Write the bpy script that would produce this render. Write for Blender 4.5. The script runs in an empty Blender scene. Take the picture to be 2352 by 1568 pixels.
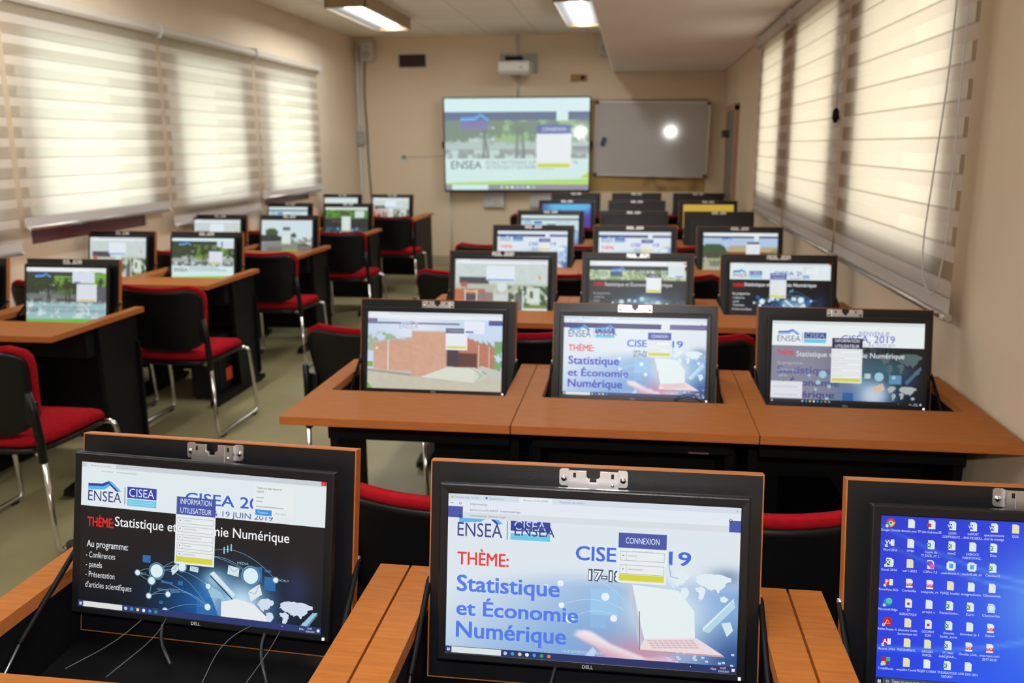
import bpy, bmesh, math, random
import numpy as np
from mathutils import Vector, Matrix, Euler
random.seed(7)
SC = bpy.context.scene
COL = SC.collection
R = math.radians

# ------------------------------------------------------------------ camera, world, exposure
cam_d = bpy.data.cameras.new('camera')
cam = bpy.data.objects.new('camera', cam_d)
COL.objects.link(cam)
SC.camera = cam
PITCH, YAW, ROLL, CAMH, FPX = 0.2211, 0.1383, -0.0037, 1.5373, 2000.0
fw = Vector((-math.sin(YAW) * math.cos(PITCH), math.cos(YAW) * math.cos(PITCH), -math.sin(PITCH)))
rt = Vector((math.cos(YAW), math.sin(YAW), 0))
up = rt.cross(fw)
r2 = rt * math.cos(ROLL) + up * math.sin(ROLL)
u2 = up * math.cos(ROLL) - rt * math.sin(ROLL)
cam.matrix_world = Matrix(((r2.x, u2.x, -fw.x, 0), (r2.y, u2.y, -fw.y, 0), (r2.z, u2.z, -fw.z, CAMH), (0, 0, 0, 1)))
cam_d.sensor_width = 36.0
cam_d.lens = FPX / 2352 * 36.0
cam_d.clip_start = 0.02
cam_d.dof.use_dof = True
cam_d.dof.focus_distance = 1.5
cam_d.dof.aperture_fstop = 4.6

world = bpy.data.worlds.new('overcast_sky')
SC.world = world
world.use_nodes = True
wn = world.node_tree.nodes
wn['Background'].inputs[0].default_value = (1.0, 0.985, 0.94, 1)
wn['Background'].inputs[1].default_value = 4.2

SC.view_settings.view_transform = 'Standard'
SC.view_settings.look = 'None'
SC.view_settings.gamma = 1.0
SC.view_settings.use_curve_mapping = False
SC.view_settings.exposure = 0.0

TUBE_STRENGTH = 44.0
FLASH_W = 22.0
fl = bpy.data.lights.new('camera_flash', 'AREA')
fl.shape = 'RECTANGLE'
fl.size, fl.size_y = 0.07, 0.04
fl.energy = FLASH_W
fl.color = (1.0, 0.97, 0.93)
flo = bpy.data.objects.new('camera_flash', fl)
COL.objects.link(flo)
flo.matrix_world = cam.matrix_world @ Matrix.Translation((0, 0.13, 0.02))

# ------------------------------------------------------------------ materials
def srgb(r, g, b):
    return tuple(((c / 255 / 12.92) if c / 255 <= 0.04045 else ((c / 255 + 0.055) / 1.055) ** 2.4) for c in (r, g, b))

def s2l(a):
    a = np.clip(np.asarray(a, float), 0, 1)
    return np.where(a <= 0.04045, a / 12.92, ((a + 0.055) / 1.055) ** 2.4)

def mat(name, col, rough=0.5, metal=0.0, spec=0.5, noise=None, bump=None):
    m = bpy.data.materials.new(name)
    m.use_nodes = True
    nt = m.node_tree
    b = nt.nodes['Principled BSDF']
    b.inputs['Base Color'].default_value = (*col, 1)
    b.inputs['Roughness'].default_value = rough
    b.inputs['Metallic'].default_value = metal
    b.inputs['Specular IOR Level'].default_value = spec
    if noise or bump:
        tc = nt.nodes.new('ShaderNodeTexCoord')
        mp = nt.nodes.new('ShaderNodeMapping')
        nt.links.new(tc.outputs['Object'], mp.inputs[0])
    if noise:
        sc, amt, stretch = noise
        mp.inputs['Scale'].default_value = stretch
        n = nt.nodes.new('ShaderNodeTexNoise')
        n.inputs['Scale'].default_value = sc
        n.inputs['Detail'].default_value = 6
        nt.links.new(mp.outputs[0], n.inputs[0])
        cr = nt.nodes.new('ShaderNodeValToRGB')
        cr.color_ramp.elements[0].position = 0.3
        cr.color_ramp.elements[1].position = 0.7
        cr.color_ramp.elements[0].color = (*[c * (1 - amt) for c in col], 1)
        cr.color_ramp.elements[1].color = (*[min(1, c * (1 + amt)) for c in col], 1)
        nt.links.new(n.outputs[0], cr.inputs[0])
        nt.links.new(cr.outputs[0], b.inputs['Base Color'])
    if bump:
        sc, st = bump
        n2 = nt.nodes.new('ShaderNodeTexNoise')
        n2.inputs['Scale'].default_value = sc
        nt.links.new(tc.outputs['Object'], n2.inputs[0])
        bp = nt.nodes.new('ShaderNodeBump')
        bp.inputs['Strength'].default_value = st
        bp.inputs['Distance'].default_value = 0.002
        nt.links.new(n2.outputs[0], bp.inputs['Height'])
        nt.links.new(bp.outputs[0], b.inputs['Normal'])
    return m

M = {}
M['wall'] = mat('cream_paint', (0.75, 0.615, 0.45), 0.75, noise=(1.3, 0.05, (1, 1, 1)), bump=(160, 0.15))
M['white_paint'] = mat('soffit_paint', (0.93, 0.90, 0.87), 0.8, noise=(0.9, 0.03, (1, 1, 1)))
M['wood'] = mat('pear_laminate', (0.37, 0.122, 0.026), 0.5, spec=0.10, noise=(9, 0.14, (1.2, 16, 16)))
M['wood_edge'] = mat('laminate_edge_band', (0.42, 0.130, 0.030), 0.45, spec=0.25, noise=(12, 0.08, (1, 8, 8)))
M['black'] = mat('black_board', (0.006, 0.006, 0.008), 0.34, spec=0.45, bump=(500, 0.08))
M['black_metal'] = mat('black_powder_coat', (0.0035, 0.0035, 0.004), 0.55, spec=0.2)
M['well'] = mat('black_well_board', (0.004, 0.004, 0.005), 0.6, spec=0.15)
M['plastic'] = mat('black_monitor_plastic', (0.008, 0.008, 0.010), 0.34, spec=0.4, bump=(900, 0.1))
M['shell'] = mat('black_chair_plastic', (0.005, 0.005, 0.006), 0.38, spec=0.3, bump=(400, 0.1))
M['red'] = mat('red_fabric', (0.31, 0.007, 0.012), 0.95, spec=0.05, noise=(60, 0.15, (1, 1, 1)), bump=(900, 0.3))
M['chrome'] = mat('chrome', (0.75, 0.75, 0.76), 0.12, 1.0)
M['steel'] = mat('zinc_steel', (0.62, 0.59, 0.60), 0.34, 0.9, noise=(30, 0.06, (1, 1, 1)))
M['screw'] = mat('bright_screw', (0.8, 0.8, 0.82), 0.2, 1.0)
M['hole'] = mat('dark_slot', (0.004, 0.004, 0.004), 0.8)
M['alu'] = mat('brushed_aluminium', (0.50, 0.48, 0.46), 0.35, 0.9)
M['white'] = mat('white_plastic', (0.66, 0.63, 0.58), 0.5)
M['grey_plastic'] = mat('grey_plastic', (0.38, 0.38, 0.35), 0.5)
M['lgrey'] = mat('pale_grey_plastic', (0.55, 0.54, 0.54), 0.45)
M['maroon'] = mat('maroon_window_paint', (0.10, 0.012, 0.016), 0.4)
M['lamp_side'] = mat('tan_lamp_housing', (0.30, 0.20, 0.10), 0.5)
M['wboard'] = mat('whiteboard_enamel', (0.50, 0.48, 0.465), 0.07, spec=0.5, noise=(2, 0.03, (1, 1, 1)))
M['brown_clip'] = mat('brown_corner_clip', (0.10, 0.05, 0.04), 0.5)
M['blue_dark'] = mat('dark_blue_plastic', (0.01, 0.05, 0.12), 0.4)
M['sticker'] = mat('orange_red_sticker', (0.65, 0.06, 0.02), 0.6)
M['door'] = mat('grey_green_door', (0.20, 0.21, 0.155), 0.5)
M['door_frame'] = mat('pink_beige_frame', (0.50, 0.30, 0.22), 0.6)
M['green'] = mat('dark_green_plastic', (0.01, 0.09, 0.05), 0.4)
M['ochre'] = mat('ochre_plate', (0.35, 0.21, 0.06), 0.7)
M['cable'] = mat('black_cable', (0.015, 0.015, 0.016), 0.3)
M['grey_cable'] = mat('grey_cable_sheath', (0.10, 0.10, 0.105), 0.35)
M['logo'] = mat('pale_logo_ink', (0.55, 0.55, 0.57), 0.4)
M['overhang'] = mat('eaves_render', (0.50, 0.46, 0.36), 0.8)
M['tile'] = mat('baseboard_tile', (0.42, 0.36, 0.26), 0.4)

def emis(name, col, strength):
    m = bpy.data.materials.new(name)
    m.use_nodes = True
    nt = m.node_tree
    nt.nodes.remove(nt.nodes['Principled BSDF'])
    e = nt.nodes.new('ShaderNodeEmission')
    e.inputs[0].default_value = (*col, 1)
    e.inputs[1].default_value = strength
    nt.links.new(e.outputs[0], nt.nodes['Material Output'].inputs[0])
    return m
M['tube'] = emis('fluorescent_tube', (0.97, 1.0, 1.0), TUBE_STRENGTH)
M['reflector'] = mat('lamp_reflector', (0.30, 0.31, 0.315), 0.5)
M['led'] = emis('white_power_led', (1, 1, 1), 3.0)

def floor_mat():
    m = mat('vinyl_floor', (0.30, 0.262, 0.140), 0.40, spec=0.2, noise=(2.2, 0.12, (1, 1, 1)))
    return m
M['floor'] = floor_mat()

def ceiling_mat():
    m = mat('ceiling_tiles', (0.58, 0.55, 0.45), 0.9)
    nt = m.node_tree
    b = nt.nodes['Principled BSDF']
    tc = nt.nodes.new('ShaderNodeTexCoord')
    br = nt.nodes.new('ShaderNodeTexBrick')
    br.offset = 0.0
    br.inputs['Color1'].default_value = (0.92, 0.89, 0.82, 1)
    br.inputs['Color2'].default_value = (0.89, 0.86, 0.79, 1)
    br.inputs['Mortar'].default_value = (0.70, 0.64, 0.56, 1)
    br.inputs['Scale'].default_value = 1.0
    br.inputs['Mortar Size'].default_value = 0.007
    br.inputs['Brick Width'].default_value = 0.62
    br.inputs['Row Height'].default_value = 0.62
    nt.links.new(tc.outputs['Object'], br.inputs['Vector'])
    nt.links.new(br.outputs['Color'], b.inputs['Base Color'])
    return m
M['ceiling'] = ceiling_mat()

def back_wall_mat():
    # cream paint, an older ochre patch left round the boards, mould stains along its lower part
    m = mat('back_wall_paint', (0.75, 0.615, 0.45), 0.75)
    nt = m.node_tree
    N, L = nt.nodes, nt.links
    b = N['Principled BSDF']
    tc = N.new('ShaderNodeTexCoord')
    sp = N.new('ShaderNodeSeparateXYZ')
    L.new(tc.outputs['Object'], sp.inputs[0])
    def rng(out, lo, hi):
        a = N.new('ShaderNodeMath'); a.operation = 'GREATER_THAN'; a.inputs[1].default_value = lo; L.new(out, a.inputs[0])
        c = N.new('ShaderNodeMath'); c.operation = 'LESS_THAN'; c.inputs[1].default_value = hi; L.new(out, c.inputs[0])
        d = N.new('ShaderNodeMath'); d.operation = 'MULTIPLY'; L.new(a.outputs[0], d.inputs[0]); L.new(c.outputs[0], d.inputs[1])
        return d.outputs[0]
    def mul(a, c):
        d = N.new('ShaderNodeMath'); d.operation = 'MULTIPLY'; L.new(a, d.inputs[0]); L.new(c, d.inputs[1]); return d.outputs[0]
    patch = mul(rng(sp.outputs['X'], -0.60, 0.885), rng(sp.outputs['Z'], 0.955, 2.10))
    ns = N.new('ShaderNodeTexNoise'); ns.inputs['Scale'].default_value = 5; ns.inputs['Detail'].default_value = 6
    L.new(tc.outputs['Object'], ns.inputs[0])
    cr = N.new('ShaderNodeValToRGB'); cr.color_ramp.elements[0].position = 0.42; cr.color_ramp.elements[1].position = 0.62
    cr.color_ramp.elements[0].color = (0, 0, 0, 1); cr.color_ramp.elements[1].color = (1, 1, 1, 1)
    L.new(ns.outputs[0], cr.inputs[0])
    stain = mul(mul(rng(sp.outputs['X'], 0.1, 0.885), rng(sp.outputs['Z'], 0.96, 1.20)), cr.outputs[0])
    m1 = N.new('ShaderNodeMixRGB'); m1.inputs[1].default_value = (0.75, 0.615, 0.45, 1); m1.inputs[2].default_value = (0.46, 0.29, 0.095, 1)
    L.new(patch, m1.inputs[0])
    m2 = N.new('ShaderNodeMixRGB'); m2.inputs[2].default_value = (0.16, 0.11, 0.05, 1)
    hf = N.new('ShaderNodeMath'); hf.operation = 'MULTIPLY'; hf.inputs[1].default_value = 0.8; L.new(stain, hf.inputs[0])
    L.new(hf.outputs[0], m2.inputs[0]); L.new(m1.outputs[0], m2.inputs[1])
    L.new(m2.outputs[0], b.inputs['Base Color'])
    return m
M['back_wall'] = back_wall_mat()

def blind_mat(name, tint, sheer_clear, off, dense_t):
    # day-and-night blind: sheer and dense bands alternate, with a narrow seam where they meet
    m = bpy.data.materials.new(name)
    m.use_nodes = True
    nt = m.node_tree
    N, L = nt.nodes, nt.links
    N.remove(N['Principled BSDF'])
    out = N['Material Output']
    tc = N.new('ShaderNodeTexCoord')
    sp = N.new('ShaderNodeSeparateXYZ'); L.new(tc.outputs['Object'], sp.inputs[0])
    a = N.new('ShaderNodeMath'); a.operation = 'MULTIPLY_ADD'; a.inputs[1].default_value = 1 / 0.115; a.inputs[2].default_value = 40 + off
    L.new(sp.outputs['Z'], a.inputs[0])
    f = N.new('ShaderNodeMath'); f.operation = 'FRACT'; L.new(a.outputs[0], f.inputs[0])
    cr = N.new('ShaderNodeValToRGB'); cr.color_ramp.interpolation = 'CONSTANT'
    el = cr.color_ramp.elements
    el[0].position = 0.0; el[0].color = (0, 0, 0, 1)
    el[1].position = 0.48; el[1].color = (1, 1, 1, 1)
    L.new(f.outputs[0], cr.inputs[0])
    seam = N.new('ShaderNodeValToRGB'); seam.color_ramp.interpolation = 'CONSTANT'
    se = seam.color_ramp.elements
    se[0].position = 0.0; se[0].color = (1, 1, 1, 1)
    se[1].position = 0.42; se[1].color = (0.60, 0.58, 0.55, 1)
    e3 = se.new(0.50); e3.color = (1, 1, 1, 1)
    L.new(f.outputs[0], seam.inputs[0])
    tr = N.new('ShaderNodeBsdfTranslucent')
    mc = N.new('ShaderNodeMixRGB'); mc.blend_type = 'MULTIPLY'; mc.inputs[0].default_value = 1; mc.inputs[1].default_value = (*tint, 1)
    L.new(seam.outputs[0], mc.inputs[2]); L.new(mc.outputs[0], tr.inputs[0])
    di = N.new('ShaderNodeBsdfDiffuse'); di.inputs[0].default_value = (0.74, 0.68, 0.67, 1)
    dense = N.new('ShaderNodeMixShader'); dense.inputs[0].default_value = dense_t
    L.new(tr.outputs[0], dense.inputs[2]); L.new(di.outputs[0], dense.inputs[1])
    cl = N.new('ShaderNodeBsdfTransparent'); cl.inputs[0].default_value = (*[c * 0.45 for c in tint], 1)
    d2 = N.new('ShaderNodeMixShader'); d2.inputs[0].default_value = 0.72
    di2 = N.new('ShaderNodeBsdfDiffuse'); di2.inputs[0].default_value = (0.17, 0.15, 0.145, 1)
    L.new(tr.outputs[0], d2.inputs[2]); L.new(di2.outputs[0], d2.inputs[1])
    sheer = N.new('ShaderNodeMixShader'); sheer.inputs[0].default_value = sheer_clear
    L.new(d2.outputs[0], sheer.inputs[1]); L.new(cl.outputs[0], sheer.inputs[2])
    mx = N.new('ShaderNodeMixShader')
    L.new(cr.outputs[0], mx.inputs[0]); L.new(dense.outputs[0], mx.inputs[1]); L.new(sheer.outputs[0], mx.inputs[2])
    L.new(mx.outputs[0], out.inputs[0])
    return m
M['blind_l'] = blind_mat('zebra_blind_white', (0.97, 0.95, 0.90), 0.10, 0.0, 0.68)
M['blind_r'] = blind_mat('zebra_blind_cream', (0.72, 0.635, 0.535), 0.12, 0.3, 0.56)  # tint lowered to carry the dimmer light on the right side
M['hem'] = mat('blind_hem_fabric', (0.55, 0.50, 0.47), 0.9)
M['rail_l'] = mat('beige_head_rail', (0.52, 0.46, 0.38), 0.55)
def glass_mat():
    m = bpy.data.materials.new('window_glass')
    m.use_nodes = True
    nt = m.node_tree
    nt.nodes.remove(nt.nodes['Principled BSDF'])
    t = nt.nodes.new('ShaderNodeBsdfTransparent'); t.inputs[0].default_value = (0.93, 0.95, 0.93, 1)
    g = nt.nodes.new('ShaderNodeBsdfGlossy'); g.inputs['Roughness'].default_value = 0.02
    mx = nt.nodes.new('ShaderNodeMixShader'); mx.inputs[0].default_value = 0.06
    nt.links.new(t.outputs[0], mx.inputs[1]); nt.links.new(g.outputs[0], mx.inputs[2])
    nt.links.new(mx.outputs[0], nt.nodes['Material Output'].inputs[0])
    return m
M['glass'] = glass_mat()

def screen_mat(name, strength, rough):
    m = bpy.data.materials.new(name)
    m.use_nodes = True
    nt = m.node_tree
    b = nt.nodes['Principled BSDF']
    b.inputs['Base Color'].default_value = (0.01, 0.01, 0.012, 1)
    b.inputs['Roughness'].default_value = rough
    b.inputs['Specular IOR Level'].default_value = 0.4
    at = nt.nodes.new('ShaderNodeAttribute'); at.attribute_name = 'Col'
    nt.links.new(at.outputs['Color'], b.inputs['Emission Color'])
    b.inputs['Emission Strength'].default_value = strength
    return m
M['screen'] = screen_mat('lit_lcd_panel', 0.92, 0.34)
M['tv'] = screen_mat('lit_touch_display', 0.95, 0.06)

# ------------------------------------------------------------------ mesh builder
class MB:
    def __init__(s):
        s.v, s.f, s.m, s.sm = [], [], [], []
    def add(s, vs, fs, mi=0, smooth=False):
        o = len(s.v)
        s.v += [tuple(v) for v in vs]
        for f in fs:
            s.f.append([i + o for i in f]); s.m.append(mi); s.sm.append(smooth)
        return s
    def box(s, x0, x1, y0, y1, z0, z1, mi=0, mx=None):
        vs = [Vector((x, y, z)) for x in (x0, x1) for y in (y0, y1) for z in (z0, z1)]
        if mx: vs = [mx @ v for v in vs]
        return s.add(vs, [(0, 1, 3, 2), (4, 6, 7, 5), (0, 4, 5, 1), (2, 3, 7, 6), (0, 2, 6, 4), (1, 5, 7, 3)], mi)
    def prism(s, pts, z0, z1, mi=0, mx=None, side=None):
        n = len(pts)
        vs = [Vector((x, y, z)) for z in (z0, z1) for x, y in pts]
        if mx: vs = [mx @ v for v in vs]
        s.add(vs, [list(range(n))[::-1], list(range(n, 2 * n))], mi)
        return s.add(vs, [(i, (i + 1) % n, n + (i + 1) % n, n + i) for i in range(n)], mi if side is None else side)
    def tube(s, path, r, n=10, mi=0, cap=True):
        P = [Vector(p) for p in path]
        rs = r if isinstance(r, (list, tuple)) else [r] * len(P)
        vs, fs = [], []
        ref = None
        for i, p in enumerate(P):
            t = (P[min(i + 1, len(P) - 1)] - P[max(i - 1, 0)]).normalized()
            if ref is None:
                ref = Vector((0, 0, 1)) if abs(t.z) < 0.9 else Vector((1, 0, 0))
            a = (ref - t * ref.dot(t)).normalized(); b = t.cross(a); ref = a
            for k in range(n):
                w = 2 * math.pi * k / n
                vs.append(p + (a * math.cos(w) + b * math.sin(w)) * rs[i])
        for i in range(len(P) - 1):
            for k in range(n):
                fs.append((i * n + k, i * n + (k + 1) % n, (i + 1) * n + (k + 1) % n, (i + 1) * n + k))
        s.add(vs, fs, mi, True)
        if cap:
            o = len(s.v) - len(vs)
            s.f.append([o + k for k in range(n)][::-1]); s.m.append(mi); s.sm.append(False)
            s.f.append([o + (len(P) - 1) * n + k for k in range(n)]); s.m.append(mi); s.sm.append(False)
        return s
    def cyl(s, p0, p1, r, n=16, mi=0):
        return s.tube([p0, p1], r, n, mi)
    def dome(s, c, nrm, r, h, n=14, mi=0):
        nrm = Vector(nrm).normalized(); a = nrm.orthogonal().normalized(); b = nrm.cross(a); c = Vector(c)
        vs, fs = [], []
        K = 5
        for i in range(K):
            w = math.pi / 2 * i / K
            for k in range(n):
                q = 2 * math.pi * k / n
                vs.append(c + (a * math.cos(q) + b * math.sin(q)) * r * math.cos(w) + nrm * h * math.sin(w))
        vs.append(c + nrm * h)
        for i in range(K - 1):
            for k in range(n):
                fs.append((i * n + k, i * n + (k + 1) % n, (i + 1) * n + (k + 1) % n, (i + 1) * n + k))
        for k in range(n):
            fs.append(((K - 1) * n + k, (K - 1) * n + (k + 1) % n, K * n))
        return s.add(vs, fs, mi, True)
    def mesh(s, name, mats):
        me = bpy.data.meshes.new(name)
        me.from_pydata(s.v, [], s.f)
        for m in mats if isinstance(mats, (list, tuple)) else [mats]:
            me.materials.append(m)
        me.polygons.foreach_set('material_index', s.m)
        me.polygons.foreach_set('use_smooth', s.sm)
        me.update()
        return me
    def build(s, name, mats, parent=None, bevel=0.0, seg=2, loc=None, rot=None, fix=True):
        me = s.mesh(name, mats)
        if fix:
            bm = bmesh.new(); bm.from_mesh(me); bmesh.ops.recalc_face_normals(bm, faces=bm.faces); bm.to_mesh(me); bm.free()
        o = bpy.data.objects.new(name, me)
        COL.objects.link(o)
        if parent: o.parent = parent
        if loc: o.location = loc
        if rot: o.rotation_euler = rot
        if bevel:
            md = o.modifiers.new('bevel', 'BEVEL')
            md.width = bevel; md.segments = seg; md.limit_method = 'ANGLE'; md.angle_limit = R(40)
        return o

def fillet(path, r, n=5):
    P = [Vector(p) for p in path]
    out = [P[0]]
    for i in range(1, len(P) - 1):
        a, b = (P[i - 1] - P[i]), (P[i + 1] - P[i])
        d = min(r, a.length * 0.49, b.length * 0.49)
        p0, p1 = P[i] + a.normalized() * d, P[i] + b.normalized() * d
        for k in range(n + 1):
            t = k / n
            out.append(p0 * (1 - t) ** 2 + P[i] * 2 * t * (1 - t) + p1 * t * t)
    out.append(P[-1])
    return out

def tag(o, label=None, cat=None, group=None, kind=None):
    if label: o['label'] = label
    if cat: o['category'] = cat
    if group: o['group'] = group
    if kind: o['kind'] = kind
    return o
def empty(name, loc=(0, 0, 0), rz=0.0):
    o = bpy.data.objects.new(name, None)
    o.empty_display_size = 0.1
    COL.objects.link(o)
    o.location = loc; o.rotation_euler = (0, 0, rz)
    return o
def copy_tree(o, parent=None):
    c = o.copy()
    COL.objects.link(c)
    if parent: c.parent = parent
    for ch in list(o.children):
        copy_tree(ch, c)
    return c
def struct(o, label, cat=None):
    return tag(o, label, cat, kind='structure')

# ------------------------------------------------------------------ room
XL, XR, YB, YN, ZC, ZS = -3.625, 1.08, 11.43, -2.4, 2.90, 2.426
WL = [(-0.10, 1.20), (1.55, 2.85), (3.20, 4.50), (4.86, 6.15), (6.60, 7.82), (8.31, 9.54)]  # first two left windows are unseen, added to bring in more daylight
WR = [(3.16, 4.50), (4.98, 6.24), (6.74, 7.80)]
WZ0, WZ1 = 0.96, 2.27
struct(MB().box(XL - 0.2, XR + 0.2, YN - 0.2, YB + 0.2, -0.12, 0).build('floor', M['floor']), 'greenish beige vinyl floor of the classroom', 'floor')
struct(MB().box(XL - 0.2, XR + 0.2, YN - 0.2, YB + 0.2, ZC, ZC + 0.12).build('ceiling', M['ceiling']), 'suspended ceiling of pale square tiles', 'ceiling')
struct(MB().box(XL, XR, YB, YB + 0.2, 0, ZC).build('wall_back', M['back_wall']), 'cream back wall carrying the display and whiteboard', 'wall')
struct(MB().box(XL, XR, YN - 0.2, YN, 0, ZC).build('wall_near', M['wall']), 'cream wall closing the near end of the room', 'wall')
def side_wall(name, x0, x1, wins, z0, z1, label):
    b = MB()
    ys = [YN - 0.2]
    for a, c in wins: ys += [a, c]
    ys.append(YB + 0.2)
    for i in range(0, len(ys), 2):
        b.box(x0, x1, ys[i], ys[i + 1], 0, ZC)
    for a, c in wins:
        b.box(x0, x1, a, c, 0, z0)
        b.box(x0, x1, a, c, z1, ZC)
    struct(b.build(name, M['wall']), label, 'wall')
side_wall('wall_left', XL - 0.2, XL, WL, WZ0, WZ1, 'cream left wall with a row of windows')
side_wall('wall_right', XR, XR + 0.2, WR, WZ0 + 0.06, 2.33, 'cream right wall with blind-covered windows')
struct(MB().box(-0.31, XR, YN, YB, ZS, ZC).build('ceiling_soffit', M['white_paint'], bevel=0.03, seg=3), 'broad boxed-in ceiling soffit along the right wall', 'ceiling soffit')
struct(MB().box(XL, XR - 0.0, YB - 0.015, YB, 0, 0.10).build('baseboard_back', M['tile']), 'tiled baseboard along the back wall', 'baseboard')
struct(MB().box(XL, XL + 0.012, YN, YB - 0.015, 0, 0.10).build('baseboard_left', M['tile']), 'tiled baseboard along the left wall', 'baseboard')
struct(MB().box(XL - 1.9, XL - 0.2, -1.0, 11, 2.36, 2.5).build('roof_overhang', M['overhang']), 'eaves outside the left windows', 'eaves')  # unseen overhang added to block sky and darken the blind tops
for xs, nm, col in (((-16, XL - 0.2), 'left', (0.46, 0.46, 0.36)), ((XR + 0.2, 14), 'right', (0.46, 0.40, 0.30))):
    struct(MB().box(xs[0], xs[1], -6, 18, -0.5, -0.3).build('ground_outside', mat('garden_ground_' + nm, col, 0.9, noise=(0.6, 0.15, (1, 1, 1)))), 'garden ground outside the %s windows' % nm, 'ground')
nwin = 0
def window(x_in, x_out, a, c, z0, z1, label):
    global nwin
    nwin += 1
    xa, xb = sorted((x_in, x_out))
    root = empty('window_%d' % nwin, ((xa + xb) / 2, (a + c) / 2, z0))
    struct(root, label, 'window')
    hx, hy, h = (xb - xa) / 2, (c - a) / 2, z1 - z0
    f = MB()
    f.box(-hx, hx, -hy, hy, 0, 0.15)
    f.box(-hx, hx, -hy, hy, h - 0.05, h)
    f.box(-hx, hx, -hy, -hy + 0.05, 0.15, h - 0.05)
    f.box(-hx, hx, hy - 0.05, hy, 0.15, h - 0.05)
    f.build('window_frame', M['maroon'], root, bevel=0.004)
    MB().box(-0.003, 0.003, -hy + 0.05, hy - 0.05, 0.15, h - 0.05).build('pane', M['glass'], root)
ordn = ['just behind', 'level with', 'nearest ahead', 'second ahead', 'third ahead', 'farthest ahead']
for i, (a, c) in enumerate(WL):
    window(XL - 0.075, XL - 0.015, a, c, WZ0, WZ1, 'maroon framed window in left wall, %s of the camera' % ordn[i])
for i, (a, c) in enumerate(WR):
    window(XR + 0.02, XR + 0.08, a, c, WZ0 + 0.06, 2.33, 'maroon framed window in right wall, %s from the camera' % ['nearest', 'second', 'farthest'][i])

def blind(x, y0, y1, zb, zt, side, m, label, group, chain=None, tassel=False):
    s = side                                             # +1: wall lies at -x (left wall), -1: right wall
    root = empty('window_blind', (x, (y0 + y1) / 2, zt))
    tag(root, label, 'blind', group)
    hy, h = (y1 - y0) / 2, zt - zb
    f = MB()
    n = 24
    rnd = random.Random(int(y0 * 100))
    for i in range(n):
        za, zc = -h + 0.07 + (h - 0.07) * i / n, -h + 0.07 + (h - 0.07) * (i + 1) / n
        f.add([(0, -hy, za), (0, hy, za), (0, hy, zc), (0, -hy, zc)], [(0, 1, 2, 3)])
    f.build('blind_fabric', m, root, fix=False)
    MB().box(-0.0015, 0.0015, -hy, hy, -h + 0.012, -h + 0.07).build('blind_hem', M['hem'], root)
    b = MB().tube([(0, -hy - 0.004, -h + 0.008), (0, hy + 0.004, -h + 0.008)], 0.013, 12)
    b.build('bottom_rail', M['alu'], root)
    for q in (-hy + 0.015, hy - 0.015):
        MB().cyl((s * 0.002, q, -h + 0.008), (s * 0.02, q, -h + 0.008), 0.010).build('end_cap', M['white'], root)
    c = MB().prism([(-s * 0.045, -0.005), (s * 0.03, -0.005), (s * 0.045, 0.02), (s * 0.04, 0.065), (-s * 0.045, 0.075)], -hy - 0.01, hy + 0.01,
                   mx=Matrix(((1, 0, 0, 0), (0, 0, 1, 0), (0, 1, 0, 0), (0, 0, 0, 1))))
    c.build('head_rail', M['rail_l'] if s > 0 else M['hem'], root, bevel=0.006)
    for q in (-hy - 0.022, hy + 0.010):
        MB().prism([(-s * 0.045, -0.02), (s * 0.035, -0.02), (s * 0.055, 0.02), (s * 0.05, 0.075), (-s * 0.045, 0.085)], q, q + 0.012,
                   mx=Matrix(((1, 0, 0, 0), (0, 0, 1, 0), (0, 1, 0, 0), (0, 0, 0, 1)))).build('bracket_cap', M['lgrey'], root)
    if chain:
        pts = [Vector((s * 0.03, q[0] - (y0 + y1) / 2, q[1] - zt)) for q in chain]
        MB().tube(fillet(pts, 0.12, 6), 0.0028, 6).build('bead_chain', M['lgrey'], root)
    if tassel:
        ya, yb, zk = tassel
        MB().tube([(s * 0.02, ya - (y0 + y1) / 2, -0.02), (s * 0.02, yb - (y0 + y1) / 2, zk - zt)], 0.003, 6).build('pull_cord', M['lgrey'], root)
        MB().tube([(s * 0.02, yb - (y0 + y1) / 2, zk - zt + d) for d in (0.0, -0.015, -0.05, -0.075)], [0.006, 0.016, 0.018, 0.008], 10).build('cord_tassel', M['black_metal'], root)
    return root
LB = [(-0.25, 1.355, 0.93), (1.40, 3.005, 0.93), (3.05, 4.655, 0.926), (4.70, 6.345, 1.06), (6.395, 8.02, 0.93), (8.075, 9.72, 1.04)]  # first two blinds cover the added unseen windows
for i, (a, c, zb) in enumerate(LB):
    blind(-3.54, a, c, zb, 2.345, 1, M['blind_l'],
          ['white banded blind behind the camera on the left wall', 'white banded blind beside the camera on the left wall', 'white banded blind cut off by the left picture edge', 'large white banded blind above the maroon sill, left wall', 'white banded blind hanging lowest, middle of left wall', 'white banded blind farthest along the left wall'][i],
          'white banded blinds on the left wall')
RB = [(2.975, 4.685, 0.972), (4.735, 6.31, 0.972), (6.375, 7.90, 0.972)]
for i, (a, c, zb) in enumerate(RB):
    blind(1.03, a, c, zb, 2.345, -1, M['blind_r'],
          ['cream banded blind nearest on the right, with looped bead chain', 'cream banded blind in the middle of the right wall', 'narrow-looking cream banded blind farthest along the right wall'][i],
          'cream banded blinds on the right wall',
          chain=[(3.10, 2.33), (3.11, 1.75), (3.20, 1.21), (3.17, 1.07), (3.03, 1.03), (2.97, 1.22), (2.99, 1.6), (3.0, 2.33)] if i == 0 else None,
          tassel=(4.76, 4.78, 1.72) if i == 1 else None)

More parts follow.
